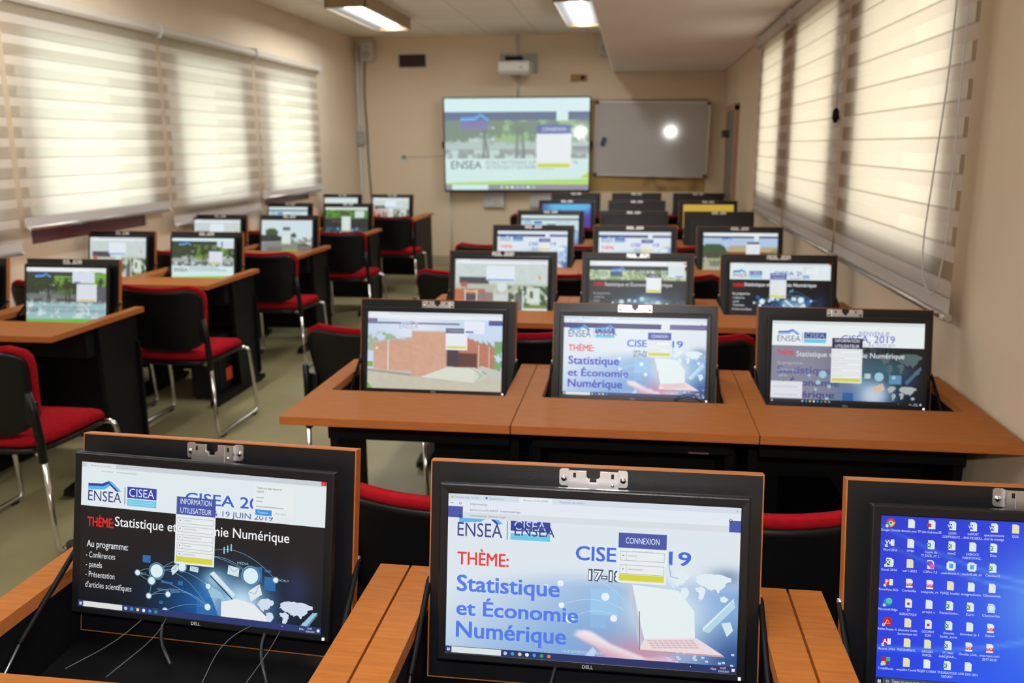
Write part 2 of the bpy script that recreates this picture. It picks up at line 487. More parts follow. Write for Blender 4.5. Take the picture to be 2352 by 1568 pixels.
# door on the right wall near the back
d = empty('door_1', (XR, 10.22, 0))
struct(d, 'grey green door at the far end of the right wall', 'door')
MB().box(-0.03, 0.0, -0.40, 0.40, 0.0, 1.90).build('door_leaf', M['door'], d)
fr = MB().box(-0.045, 0.0, -0.47, -0.40, 0, 1.95).box(-0.045, 0.0, 0.40, 0.47, 0, 1.95).box(-0.045, 0, -0.47, 0.47, 1.90, 1.97)
fr.build('door_frame', M['door_frame'], d)
MB().cyl((-0.03, 0.34, 0.96), (-0.08, 0.34, 0.96), 0.018).box(-0.09, -0.06, 0.24, 0.36, 0.945, 0.975).build('door_handle', M['green'], d)
MB().box(-0.10, -0.03, 0.18, 0.38, 1.62, 1.70).build('door_closer', M['brown_clip'], d)

# ceiling lights
def ceiling_light(x0, x1, y0, y1, label):
    cx, cy = (x0 + x1) / 2, (y0 + y1) / 2
    root = empty('ceiling_light', (cx, cy, ZC))
    tag(root, label, 'ceiling light', 'boxed fluorescent lights under the ceiling')
    hx, hy, h = (x1 - x0) / 2, (y1 - y0) / 2, 0.125
    b = MB().box(-hx, -hx + 0.012, -hy, hy, -h, 0).box(hx - 0.012, hx, -hy, hy, -h, 0)
    b.box(-hx, hx, -hy, -hy + 0.012, -h, 0).box(-hx, hx, hy - 0.012, hy, -h, 0)
    b.build('housing', M['lamp_side'], root)
    r = MB()
    k = hx - 0.012
    for sx in (-1, 1):
        r.add([(sx * k, -hy + 0.012, -h + 0.004), (sx * k, hy - 0.012, -h + 0.004), (sx * 0.06, hy - 0.012, -h + 0.045), (sx * 0.06, -hy + 0.012, -h + 0.045)], [(0, 1, 2, 3)])
    r.box(-k, k, -hy + 0.012, hy - 0.012, -0.05, -0.045)
    r.build('reflector', M['reflector'], root)
    MB().box(-0.06, 0.06, -hy + 0.03, hy - 0.03, -h + 0.02, -h + 0.05).build('tube_diffuser', M['tube'], root, bevel=0.01)
ceiling_light(-2.86, -2.47, 8.15, 9.80, 'boxed fluorescent ceiling light above the left rows of desks')
ceiling_light(-0.76, -0.39, 8.15, 9.80, 'boxed fluorescent ceiling light beside the soffit')
for k, yy in enumerate((4.10, 0.0)):  # unseen lights added nearer the camera to brighten the room
    ceiling_light(-2.86, -2.47, yy, yy + 1.65, 'ceiling light nearer than the frame shows, over left rows, %s back' % ['one', 'two'][k])
    ceiling_light(-0.76, -0.39, yy, yy + 1.65, 'ceiling light nearer than the frame shows, beside soffit, %s back' % ['one', 'two'][k])

# ------------------------------------------------------------------ computer desks (origin: floor, under the middle of the rear edge; user side = -y)
W, D, ZT = 0.70, 0.727, 0.75
TILT = R(11)
LID_Y, LID_Z = -0.157, 0.62
def make_desk(name='computer_desk', extra=0.0, back=0.0, lid_yaw=0.0, lid_dy=0.0, lid_dx=0.0, lid_sx=1.0, panel=(-0.346, 0.346)):
    root = empty(name)
    hw = W / 2 - 0.0015
    ci = 0.291                                            # half width of the lid opening
    t = MB().prism([(-hw, -D), (hw + extra, -D), (hw + extra, back), *([(ci, back)] if back else []), (ci, 0), (ci, -0.425), (-ci, -0.425), (-ci, 0), (-hw, 0)], ZT - 0.025, ZT, 0, side=1)
    t.build('desktop', [M['wood'], M['wood_edge']], root, bevel=0.0015)
    w = MB()
    z0, z1 = 0.600, ZT - 0.0255
    w.box(-ci - 0.014, ci + 0.014, -0.44, -0.02, z0 - 0.014, z0)
    w.box(-ci - 0.014, -ci - 0.001, -0.44, -0.02, z0, z1).box(ci + 0.001, ci + 0.014, -0.44, -0.02, z0, z1)
    w.box(-ci - 0.001, ci + 0.001, -0.44, -0.427, z0, z1)
    w.build('monitor_well', M['well'], root)
    if panel:
        MB().box(panel[0], panel[1], -0.075, -0.058, 0.07, 0.586).build('modesty_panel', M['black_metal'], root)  # black sheet added to stand for the shade under the desk
    for sx in (-0.19, 0.14):
        MB().dome((sx, -0.30, z0), (0, 0, 1), 0.006, 0.002, 10).build('screw_head', M['screw'], root)
    for sx in (-1, 1):
        x = sx * (hw - 0.035) + (extra if sx > 0 else 0)
        oy = back if sx > 0 else 0.0
        MB().prism([(-0.34, 0.045), (-0.05 + oy, 0.045), (-0.05 + oy, ZT - 0.026), (-0.37, ZT - 0.026)], x - 0.014, x + 0.014,
                   mx=Matrix(((0, 0, 1, 0), (1, 0, 0, 0), (0, 1, 0, 0), (0, 0, 0, 1)))).build('leg_panel', M['black_metal'], root, bevel=0.004)
        ft = MB().prism([(a + oy, c) for a, c in [(-0.70, 0.012), (-0.69, 0.0405), (-0.60, 0.052), (-0.06, 0.052), (-0.005, 0.0405), (0.0, 0.012)]], x - 0.028, x + 0.028,
                   mx=Matrix(((0, 0, 1, 0), (1, 0, 0, 0), (0, 1, 0, 0), (0, 0, 0, 1)))).build('foot', M['black_metal'], root, bevel=0.006)
        for yy in (-0.65, -0.05):
            MB().cyl((x, yy + oy, 0), (x, yy + oy, 0.014), 0.018, 12).build('glide', M['black_metal'], ft)
    # raised lid: local frame x across, y up along the lid, z towards the user
    lw, lh, th = 0.285, 0.386, 0.024
    lid = MB()
    lid.box(-lw, lw, 0, lh, -th, -0.0006, 1)
    lid.box(-lw + 0.0022, lw - 0.0022, 0.0022, lh - 0.0022, -0.002, 0.0, 0)
    lid.box(-lw + 0.001, lw - 0.001, 0.001, lh - 0.001, -th - 0.0006, -th + 0.001, 2)
    lo = lid.build('lid', [M['black'], M['wood_edge'], M['wood']], root, loc=(lid_dx, LID_Y + lid_dy, LID_Z), rot=(math.pi / 2 - TILT, 0, 0))
    lo.scale = (lid_sx, 1, 1)
    lo.rotation_mode = 'XYZ'
    if lid_yaw:
        lo.rotation_euler = (Matrix.Rotation(lid_yaw, 3, 'Z') @ Matrix.Rotation(math.pi / 2 - TILT, 3, 'X')).to_euler()
    # latch bracket near the lid's upper edge
    bx = MB()
    yb, yt = lh - 0.0385, lh - 0.005
    def rr(x0, x1, y0, y1, r, n=4, right=False):
        c = []
        if right:
            c = [(x0, y0)] + [(x1 - r + r * math.sin(math.pi / 2 * k / n), y0 + r - r * math.cos(math.pi / 2 * k / n)) for k in range(n + 1)] + \
                [(x1 - r + r * math.cos(math.pi / 2 * k / n), y1 - r + r * math.sin(math.pi / 2 * k / n)) for k in range(n + 1)] + [(x0, y1)]
        else:
            c = [(-x, y) for x, y in rr(-x1, -x0, y0, y1, r, n, True)][::-1]
        return c
    bx.prism(rr(-0.0585, -0.043, yb + 0.005, yt + 0.001, 0.005), 0.0, 0.0018)
    bx.prism(rr(0.043, 0.0585, yb + 0.005, yt + 0.001, 0.005, right=True), 0.0, 0.0018)
    for sx in (-1, 1):
        bx.box(min(sx * 0.043, sx * 0.0412), max(sx * 0.043, sx * 0.0412), yb, yt, 0.0, 0.0125)
    plate = [(-0.043, yb), (0.043, yb), (0.043, yt), (0.0115, yt), (0.0115, yt - 0.010), (0.008, yt - 0.013), (0.0055, yt - 0.013), (0.0055, yt - 0.019),
             (-0.0055, yt - 0.019), (-0.0055, yt - 0.013), (-0.008, yt - 0.013), (-0.0115, yt - 0.010), (-0.0115, yt), (-0.043, yt)]
    bx.prism(plate, 0.0107, 0.0125)
    bx.prism([(-0.028, yb - 0.001), (0.026, yb - 0.001), (0.026, yt - 0.001), (0.0135, yt - 0.001), (0.0135, yt - 0.012), (0.009, yt - 0.0155), (0.0072, yt - 0.0155), (0.0072, yt - 0.021),
              (-0.0072, yt - 0.021), (-0.0072, yt - 0.0155), (-0.009, yt - 0.0155), (-0.0135, yt - 0.012), (-0.0135, yt - 0.001), (-0.028, yt - 0.001)], 0.0125, 0.0137)
    bo = bx.build('latch_bracket', M['steel'], lo, bevel=0.0005, seg=1)
    for x0 in (-0.034, 0.0305):
        MB().box(x0, x0 + 0.0045, yt - 0.012, yt - 0.004, 0.0124, 0.0131).build('latch_slot', M['hole'], lo)
    for sx in (-1, 1):
        MB().dome((sx * 0.0505, (yb + yt) / 2 + 0.001, 0.0018), (0, 0, 1), 0.0055, 0.0040, 16).build('screw', M['screw'], lo)
    MB().dome((0.033, yb + 0.010, 0.0125), (0, 0, 1), 0.003, 0.0022, 12).build('rivet', M['steel'], lo)
    # gas struts: pin on the lid's side, cylinder, thin piston down to the well wall
    for sx in (-1, 1):
        x = sx * 0.2865
        p0, p1, p2 = Vector((x * lid_sx + lid_dx, -0.108 + lid_dy, 0.790)), Vector((x, -0.262, 0.690)), Vector((x - sx * 0.004, -0.345, 0.636))
        g = MB().tube([p0, p0 + (p1 - p0) * 0.06, p1 - (p1 - p0) * 0.02, p1], [0.003, 0.0052, 0.0052, 0.003], 10)
        go = g.build('gas_strut', M['black_metal'], root)
        MB().cyl(p1, p2, 0.0022, 8).build('piston_rod', M['steel'], go)
        MB().cyl((p0.x - sx * 0.006, p0.y, p0.z), (p0.x + sx * 0.003, p0.y, p0.z), 0.005, 12).build('strut_pin', M['steel'], go)
    return root

# ------------------------------------------------------------------ monitors (local frame as the lid: x across, y up, z towards the viewer)
SW, SH = 0.4845, 0.2725
MW, MH0, MH1 = 0.2575, 0.053, 0.3565
SY0 = 0.0665
def make_monitor():
    root = empty('desktop_monitor')
    b = MB()
    bz0, bz1 = 0.026, 0.052
    def ring(z, m):
        x0, x1, y0, y1 = -MW + m, MW - m, MH0 + m, MH1 - m
        return [(x0, y0, z), (x1, y0, z), (x1, y1, z), (x0, y1, z)]
    sx0, sx1, sy0, sy1 = -SW / 2, SW / 2, SY0, SY0 + SH
    vs = ring(bz0, 0.012) + ring(bz0 + 0.010, 0.0) + ring(bz1 - 0.003, 0.0) + ring(bz1, 0.002) + \
        [(sx0, sy0, bz1 - 0.001), (sx1, sy0, bz1 - 0.001), (sx1, sy1, bz1 - 0.001), (sx0, sy1, bz1 - 0.001)] + \
        [(sx0, sy0, bz1 - 0.004), (sx1, sy0, bz1 - 0.004), (sx1, sy1, bz1 - 0.004), (sx0, sy1, bz1 - 0.004)]
    fs = [(3, 2, 1, 0)]
    for k in range(5):
        for i in range(4):
            fs.append((k * 4 + i, k * 4 + (i + 1) % 4, k * 4 + 4 + (i + 1) % 4, k * 4 + 4 + i))
    fs.append((20, 21, 22, 23))
    b.add(vs, fs)
    b.build('housing', M['plastic'], root, bevel=0.0015)
    MB().box(-0.07, 0.07, 0.13, 0.27, 0.0, 0.027).build('wall_mount', M['black_metal'], root, bevel=0.003)
    MB().box(MW - 0.0125, MW - 0.0085, MH0 + 0.004, MH0 + 0.0085, bz1 - 0.001, bz1 + 0.001).build('power_light', M['led'], root)
    return root

# ------------------------------------------------------------------ chairs (origin: floor under the rear legs, seat towards +y)
def make_chair():
    root = empty('visitor_chair')
    def shell(grow, off, z0, z1, mi_name, name, th, rc):
        NX, NZ = 18, 16
        vs, fs = [], []
        for layer in (0, 1):
            for j in range(NZ + 1):
                t = j / NZ
                z = z0 + (z1 - z0) * t
                hwid = 0.195 + 0.036 * min(1, t / 0.75) + grow
                dt = (1 - t) * (z1 - z0)
                if dt < rc: hwid -= rc - math.sqrt(max(0, rc * rc - (rc - dt) ** 2))
                db = t * (z1 - z0)
                rb = rc * 1.5
                if db < rb: hwid -= rb - math.sqrt(max(0, rb * rb - (rb - db) ** 2))
                hwid = max(hwid, 0.05)
                for i in range(NX + 1):
                    s = -1 + 2 * i / NX
                    x = s * hwid
                    curve = -0.045 * (1 - (x / 0.235) ** 2)
                    lean = -0.075 * (z - 0.45)/0.37
                    lip = -0.012 * max(0, (t - 0.85) / 0.15) ** 2
                    y = 0.05 + curve + lean + off + lip + (th if layer else 0)
                    vs.append((x, y, z + 0.012 * (s * s) * t))
        n1 = (NX + 1) * (NZ + 1)
        for layer in (0, 1):
            for j in range(NZ):
                for i in range(NX):
                    a = layer * n1 + j * (NX + 1) + i
                    q = (a, a + 1, a + NX + 2, a + NX + 1)
                    fs.append(q if layer else q[::-1])
        rim = [i for i in range(NX + 1)] + [j * (NX + 1) + NX for j in range(1, NZ + 1)] + [NZ * (NX + 1) + i for i in range(NX - 1, -1, -1)] + [j * (NX + 1) for j in range(NZ - 1, 0, -1)]
        for k in range(len(rim)):
            a, c = rim[k], rim[(k + 1) % len(rim)]
            fs.append((a, c, c + n1, a + n1))
        o = MB().add(vs, fs, 0, True).build(name, M[mi_name], root)
        return o
    shell(0.0, 0.0, 0.475, 0.805, 'shell', 'back_shell', 0.016, 0.055)
    shell(0.006, 0.0165, 0.478, 0.824, 'red', 'back_cushion', 0.032, 0.06)
    def slab(z0, z1, hx, hy, cy, e, mi_name, name, drop=0.0, dome=0.0):
        N, K = 40, 6
        vs, fs = [], []
        rings = []
        prof = [(0.90, z0), (1.0, z0 + (z1 - z0) * 0.25), (1.0, z0 + (z1 - z0) * 0.6), (0.965, z0 + (z1 - z0) * 0.88), (0.88, z1), (0.5, z1 + dome)]
        for sc, z in prof:
            rg = []
            for k in range(N):
                w = 2 * math.pi * k / N
                c, s = math.cos(w), math.sin(w)
                x = hx * sc * math.copysign(abs(c) ** e, c)
                y = hy * sc * math.copysign(abs(s) ** e, s)
                x *= 1 + 0.06 * (y / hy)
                zz = z - (drop * max(0, (y / hy - 0.45) / 0.55) ** 2 if z > z0 + 0.001 else drop * 0.7 * max(0, (y / hy - 0.45) / 0.55) ** 2)
                rg.append(len(vs)); vs.append((x, cy + y, zz))
            rings.append(rg)
        for a, c in zip(rings, rings[1:]):
            for k in range(N):
                fs.append((a[k], a[(k + 1) % N], c[(k + 1) % N], c[k]))
        fs.append(rings[0][::-1]); 
        vs.append((0, cy, z1 + dome)); ci = len(vs) - 1
        for k in range(N): fs.append((rings[-1][k], rings[-1][(k + 1) % N], ci))
        MB().add(vs, fs, 0, True).build(name, M[mi_name], root)
    slab(0.392, 0.425, 0.222, 0.225, 0.245, 0.42, 'shell', 'seat_pan', 0.015)
    slab(0.420, 0.472, 0.230, 0.232, 0.25, 0.42, 'red', 'seat_cushion', 0.028, 0.004)
    for s in (-1, 1):
        x = s * 0.262
        path = fillet([(s * 0.250, -0.005, 0.43), (x, 0.0, 0.017), (x, 0.50, 0.017), (s * 0.252, 0.455, 0.402), (s * 0.12, 0.44, 0.402)], 0.03, 4)
        lg = MB().tube(path, 0.0105, 10).build('sled_leg', M['chrome'], root)
        for yy in (0.05, 0.44):
            MB().box(x - 0.012, x + 0.012, yy - 0.02, yy + 0.02, 0.0, 0.010).build('glide', M['shell'], lg, bevel=0.002)
        MB().tube([(s * 0.2485, -0.004, 0.385), (s * 0.247, -0.004, 0.45), (s * 0.243, -0.012, 0.56), (s * 0.240, -0.03, 0.665)], [0.016, 0.0165, 0.0155, 0.013], 10).build('back_post', M['shell'], root)
        MB().box(min(s * 0.20, s * 0.245), max(s * 0.20, s * 0.245), -0.006, 0.012, 0.53, 0.62).build('post_bracket', M['shell'], root, bevel=0.003)
        MB().tube([(s * 0.247, -0.002, 0.408), (s * 0.16, 0.06, 0.405)], 0.0105, 8).build('seat_bar', M['chrome'], root)
    return root

# ------------------------------------------------------------------ what the screens show (emissive panels, drawn as coloured mesh)
def vnoise(u, v, sc, seed):
    rs = np.random.RandomState(seed)
    g = rs.rand(64, 64)
    x, y = u * sc, v * sc * 0.5625
    xi, yi = np.floor(x).astype(int), np.floor(y).astype(int)
    fx, fy = x - xi, y - yi
    fx, fy = fx * fx * (3 - 2 * fx), fy * fy * (3 - 2 * fy)
    a = g[yi % 64, xi % 64]; b = g[yi % 64, (xi + 1) % 64]; c = g[(yi + 1) % 64, xi % 64]; d = g[(yi + 1) % 64, (xi + 1) % 64]
    return (a * (1 - fx) + b * fx) * (1 - fy) + (c * (1 - fx) + d * fx) * fy
def fbm(u, v, sc, seed=1, o=4):
    t, w, s = 0, 0, 1.0
    for k in range(o):
        t = t + vnoise(u, v, sc * 2 ** k, seed + k) * s; w += s; s *= 0.55
    return t / w
def sst(a, b, x):
    t = np.clip((x - a) / (b - a), 0, 1)
    return t * t * (3 - 2 * t)
def mixc(c, k, t):
    return c * (1 - t[..., None]) + np.array(k) * t[..., None]

TXT = {}
def text_geo(s, bold):
    key = (s, bold)
    if key not in TXT:
        cu = bpy.data.curves.new('t', 'FONT')
        cu.body = s
        cu.resolution_u = 3
        cu.offset = bold
        o = bpy.data.objects.new('t', cu)
        COL.objects.link(o)
        bpy.context.view_layer.update()
        me = bpy.data.meshes.new_from_object(o.evaluated_get(bpy.context.evaluated_depsgraph_get()))
        vs = np.array([v.co[:2] for v in me.vertices]) if len(me.vertices) else np.zeros((0, 2))
        fs = [list(p.vertices) for p in me.polygons]
        bpy.data.objects.remove(o); bpy.data.curves.remove(cu); bpy.data.meshes.remove(me)
        TXT[key] = (vs, fs)
    return TXT[key]

class Scr:
    def __init__(s, w=SW, h=SH, y0=SY0, z=0.0505, dz=0.00010):
        s.w, s.h, s.y0, s.z, s.dz = w, h, y0, z, dz
        s.v, s.f, s.c = [], [], []
    def P(s, u, v, L):
        return ((u - 0.5) * s.w, s.y0 + s.h * (1 - v), s.z + L * s.dz)
    def raw(s, uv, faces, cols, L):
        o = len(s.v)
        s.v += [s.P(u, v, L) for u, v in uv]
        cols = np.asarray(cols, float)
        if cols.ndim == 1: cols = np.tile(cols, (len(uv), 1))
        s.c += s2l(cols).tolist()
        s.f += [[i + o for i in f] for f in faces]
    def base(s, fn, n=60):
        nx, ny = n, max(2, int(n * s.h / s.w))
        U, V = np.meshgrid(np.linspace(0, 1, nx + 1), np.linspace(0, 1, ny + 1))
        col = np.clip(fn(U, V), 0, 1).reshape(-1, 3)
        uv = np.stack([U.ravel(), V.ravel()], 1)
        W1 = nx + 1
        fs = [(j * W1 + i, (j + 1) * W1 + i, (j + 1) * W1 + i + 1, j * W1 + i + 1) for j in range(ny) for i in range(nx)]
        s.raw(uv, fs, col, 0)
    def rect(s, u0, v0, u1, v1, c, L=1):
        s.raw([(u0, v1), (u1, v1), (u1, v0), (u0, v0)], [(0, 1, 2, 3)], c, L)
    def grad(s, u0, v0, u1, v1, c00, c10, c11, c01, L=1):
        s.raw([(u0, v1), (u1, v1), (u1, v0), (u0, v0)], [(0, 1, 2, 3)], [c01, c11, c10, c00], L)
    def poly(s, pts, c, L=2):
        pts = list(pts)
        a = sum(p[0] * q[1] - q[0] * p[1] for p, q in zip(pts, pts[1:] + pts[:1]))
        if a > 0: pts = pts[::-1]
        s.raw(pts, [list(range(len(pts)))], c, L)
    def disc(s, u, v, r, c, L=3, n=20, ry=None):
        ry = r * s.w / s.h if ry is None else ry
        s.poly([(u + r * math.cos(2 * math.pi * k / n), v + ry * math.sin(2 * math.pi * k / n)) for k in range(n)], c, L)
    def ringd(s, u, v, r0, r1, c, L=3, n=24):
        k = s.w / s.h
        uv, fs = [], []
        for i in range(n):
            w = 2 * math.pi * i / n
            uv += [(u + r0 * math.cos(w), v + r0 * k * math.sin(w)), (u + r1 * math.cos(w), v + r1 * k * math.sin(w))]
            j = (i + 1) % n
            fs.append((2 * i, 2 * i + 1, 2 * j + 1, 2 * j)[::-1])
        s.raw(uv, fs, c, L)
    def line(s, pts, th, c, L=2):
        k = s.w / s.h
        uv, fs = [], []
        for i, (u, v) in enumerate(pts):
            a, b = pts[max(i - 1, 0)], pts[min(i + 1, len(pts) - 1)]
            dx, dy = (b[0] - a[0]), (b[1] - a[1]) / k
            l = math.hypot(dx, dy) or 1
            nx, ny = -dy / l * th / 2, dx / l * th / 2 * k
            uv += [(u + nx, v + ny), (u - nx, v - ny)]
        for i in range(len(pts) - 1):
            fs.append((2 * i, 2 * i + 1, 2 * i + 3, 2 * i + 2))
        s.raw(uv, fs, c, L)
    def arc(s, a, b, sag, th, c, L=2, n=14):
        pts = []
        for k in range(n + 1):
            t = k / n
            pts.append((a[0] + (b[0] - a[0]) * t, a[1] + (b[1] - a[1]) * t - sag * 4 * t * (1 - t)))
        s.line(pts, th, c, L)
    def text(s, st, u, v, cap, c, L=4, w=None, bold=0.0, align='l', skew=0.0):
        if bold > 0.03:
            vs, fs = text_geo(st, bold)
        else:
            vs, fs = text_geo(st, 0.0)
        if not len(vs): return
        if 0 < bold <= 0.03:
            d = bold * 0.95
            cp = [vs + np.array(o) * d for o in ((-1, -.6), (1, -.6), (1, .6), (-1, .6))]
            n0 = len(vs); vs = np.concatenate(cp); fs = [[i + k * n0 for i in f] for k in range(4) for f in fs]
        ref = text_geo('H', 0.0)[0][:, 1].max()
        k = cap * s.h / ref                                # metres per font unit
        x0, x1 = vs[:, 0].min(), vs[:, 0].max()
        wu = (x1 - x0) * k / s.w
        kx = (w / wu) if w else 1.0
        wu *= kx
        off = u - (wu / 2 if align == 'c' else 0)
        uv = [(off + (x - x0) * k * kx / s.w, v - y * k / s.h) for x, y in vs]
        s.raw(uv, fs, c, L)
    def build(s, parent, m, name='screen'):
        me = bpy.data.meshes.new(name)
        me.from_pydata(s.v, [], s.f)
        me.materials.append(m)
        ca = me.color_attributes.new('Col', 'FLOAT_COLOR', 'POINT')
        c = np.ones((len(s.v), 4), np.float32); c[:, :3] = np.array(s.c)
        ca.data.foreach_set('color', c.ravel())
        me.update()
        o = bpy.data.objects.new(name, me)
        COL.objects.link(o)
        if parent: o.parent = parent
        return o

NAVY = (0.16, 0.20, 0.42); BLU = (0.25, 0.33, 0.66); CY = (0.42, 0.80, 0.93); YEL = (0.86, 0.85, 0.22); WHI = (0.90, 0.94, 0.95); RED = (0.93, 0.17, 0.14)
def roof(s, u0, u1, v0, v1, L=5, c1=(0.16, 0.25, 0.60), c2=(0.36, 0.72, 0.95)):
    X = lambda t: u0 + (u1 - u0) * t
    Y = lambda t: v0 + (v1 - v0) * t
    s.poly([(X(0), Y(.35)), (X(.42), Y(.30)), (X(.62), Y(0)), (X(.66), Y(.18)), (X(.46), Y(.55)), (X(0), Y(.62))], c1, L)
    s.poly([(X(0), Y(.62)), (X(.46), Y(.55)), (X(.66), Y(.18)), (X(.72), Y(.32)), (X(.49), Y(.85)), (X(0), Y(.95))], c2, L)
    s.poly([(X(.62), Y(0)), (X(.70), Y(0.04)), (X(1), Y(.92)), (X(.92), Y(.95)), (X(.64), Y(.25))], c2, L)
    s.poly([(X(.60), Y(.25)), (X(.66), Y(.2)), (X(.92), Y(.95)), (X(.84), Y(.95))], c1, L + 1)
def browser(s, tab=0.035, bar=0.072, c0=(0.80, 0.83, 0.86), c1=(0.90, 0.93, 0.94)):
    s.rect(0, 0, 1, tab, c0, 1); s.rect(0.03, 0.004, 0.16, tab, (0.90, 0.92, 0.93), 2)
    s.rect(0, tab, 1, bar, c1, 1)
    s.rect(0.07, tab + 0.006, 0.80, bar - 0.006, (0.94, 0.96, 0.97), 2)
def taskbar(s, c=(0.17, 0.22, 0.45), v=0.957, sc=(0.90, 0.91, 0.88), icons=7, su=0.19):
    s.rect(0, v, 1, 1, c, 8)
    m = (v + 1) / 2
    for du in (0, 0.0055):
        for dv in (0, 0.010): s.rect(0.006 + du, m - 0.009 + dv, 0.0105 + du, m - 0.001 + dv, (0.95, 0.96, 1), 9)
    s.rect(0.022, v + 0.003, su, 0.997, sc, 9)
    ic = [(0.75, 0.8, 0.95), (0.15, 0.65, 0.85), (0.92, 0.85, 0.55), (0.95, 0.95, 0.95), (0.25, 0.6, 0.9), (0.2, 0.65, 0.4), (0.9, 0.5, 0.3), (0.5, 0.7, 0.95)]
    for k in range(icons):
        s.disc(su + 0.015 + 0.0255 * k, m, 0.0065, ic[k % 8], 9, 12)
    s.text('^', 0.845, m + 0.006, 0.014, (0.9, 0.92, 1), 9)
    s.text('FRA', 0.915, m + 0.007, 0.013, (0.9, 0.92, 1), 9)
    s.text('10:07', 0.947, m - 0.003, 0.011, (0.9, 0.92, 1), 9); s.text('25/02/2021', 0.94, m + 0.016, 0.011, (0.9, 0.92, 1), 9, w=0.035)
    s.rect(0.984, m - 0.010, 0.994, m + 0.008, (0.95, 0.96, 1), 9)
def form(s, u0, u1, v0, v1, lines, v2, n=0, fc=BLU, detail=True, cap=0.030):
    s.rect(u0, v0, u1, v1, fc, 6)
    for k, t in enumerate(lines):
        s.text(t, (u0 + u1) / 2, v0 + (v1 - v0) * (k + 0.5) / len(lines) + cap * 0.5, cap, (0.93, 0.95, 1), 7, align='c', w=(u1 - u0) * (0.80 if len(lines) > 1 else 0.70))
    s.rect(u0 - 0.002, v1, u1 + 0.001, v2, (0.93, 0.95, 0.96), 6)
    h = (v2 - v1 - 0.05) / max(n, 1)
    for k in range(n):
        a = v1 + 0.02 + k * h
        b = a + h * 0.66
        for r in ((u0 + 0.006, a, u1 - 0.006, a + 0.003), (u0 + 0.006, b, u1 - 0.006, b + 0.003), (u0 + 0.006, a, u0 + 0.0075, b), (u1 - 0.0075, a, u1 - 0.006, b), (u0 + 0.028, a, u0 + 0.029, b)):
            s.rect(*r, (0.66, 0.68, 0.70), 7)
        s.disc(u0 + 0.017, (a + b) / 2, 0.003, (0.55, 0.57, 0.6), 7, 8)
        s.rect(u0 + 0.034, (a + b) / 2 - 0.004, u0 + 0.034 + 0.03 + 0.02 * (k % 3), (a + b) / 2 + 0.004, (0.80, 0.82, 0.84), 7)
    s.rect(u0 + 0.004, v2 - 0.052, u1 - 0.006, v2 - 0.014, YEL, 7)
WORLD = [[(.0, .25), (.06, .08), (.16, .02), (.27, .06), (.30, .18), (.24, .26), (.22, .36), (.17, .42), (.13, .40), (.10, .48), (.06, .42)],
         [(.17, .52), (.24, .50), (.30, .60), (.27, .78), (.22, .95), (.19, .80), (.16, .64)],
         [(.40, .30), (.42, .14), (.52, .05), (.66, .02), (.82, .04), (.98, .12), (1.0, .24), (.92, .28), (.88, .42), (.82, .50), (.78, .60), (.72, .48), (.66, .56), (.60, .44), (.52, .42), (.46, .36)],
         [(.42, .46), (.50, .42), (.57, .50), (.58, .62), (.53, .80), (.48, .86), (.47, .66), (.41, .58)],
         [(.82, .72), (.90, .68), (.96, .78), (.90, .88), (.83, .84)]]
def worldmap(s, u0, v0, u1, v1, c, L=3, tilt=0.0):
    rs = random.Random(3)
    for pl in WORLD:
        pts = []
        for i in range(len(pl)):
            a, b = pl[i], pl[(i + 1) % len(pl)]
            for t in (0, 0.33, 0.66):
                j = 0 if t == 0 else 0.018
                pts.append((a[0] + (b[0] - a[0]) * t + rs.uniform(-j, j), a[1] + (b[1] - a[1]) * t + rs.uniform(-j, j) * 1.6))
        s.poly([(u0 + (u1 - u0) * x, v0 + (v1 - v0) * y + tilt * x) for x, y in pts], c, L)
def envelope(s, u, v, w, h, a, c, L=4):
    ca, sa = math.cos(a), math.sin(a)
    q = lambda x, y: (u + (x * ca - y * sa * 0.56) * w, v + (x * sa * 1.78 + y * ca) * h)
    s.poly([q(-.5, -.5), q(.5, -.5), q(.5, .5), q(-.5, .5)], c, L)
    s.line([q(-.5, -.5), q(0, .1), q(.5, -.5)], 0.0016, (0.35, 0.42, 0.5), L + 1)

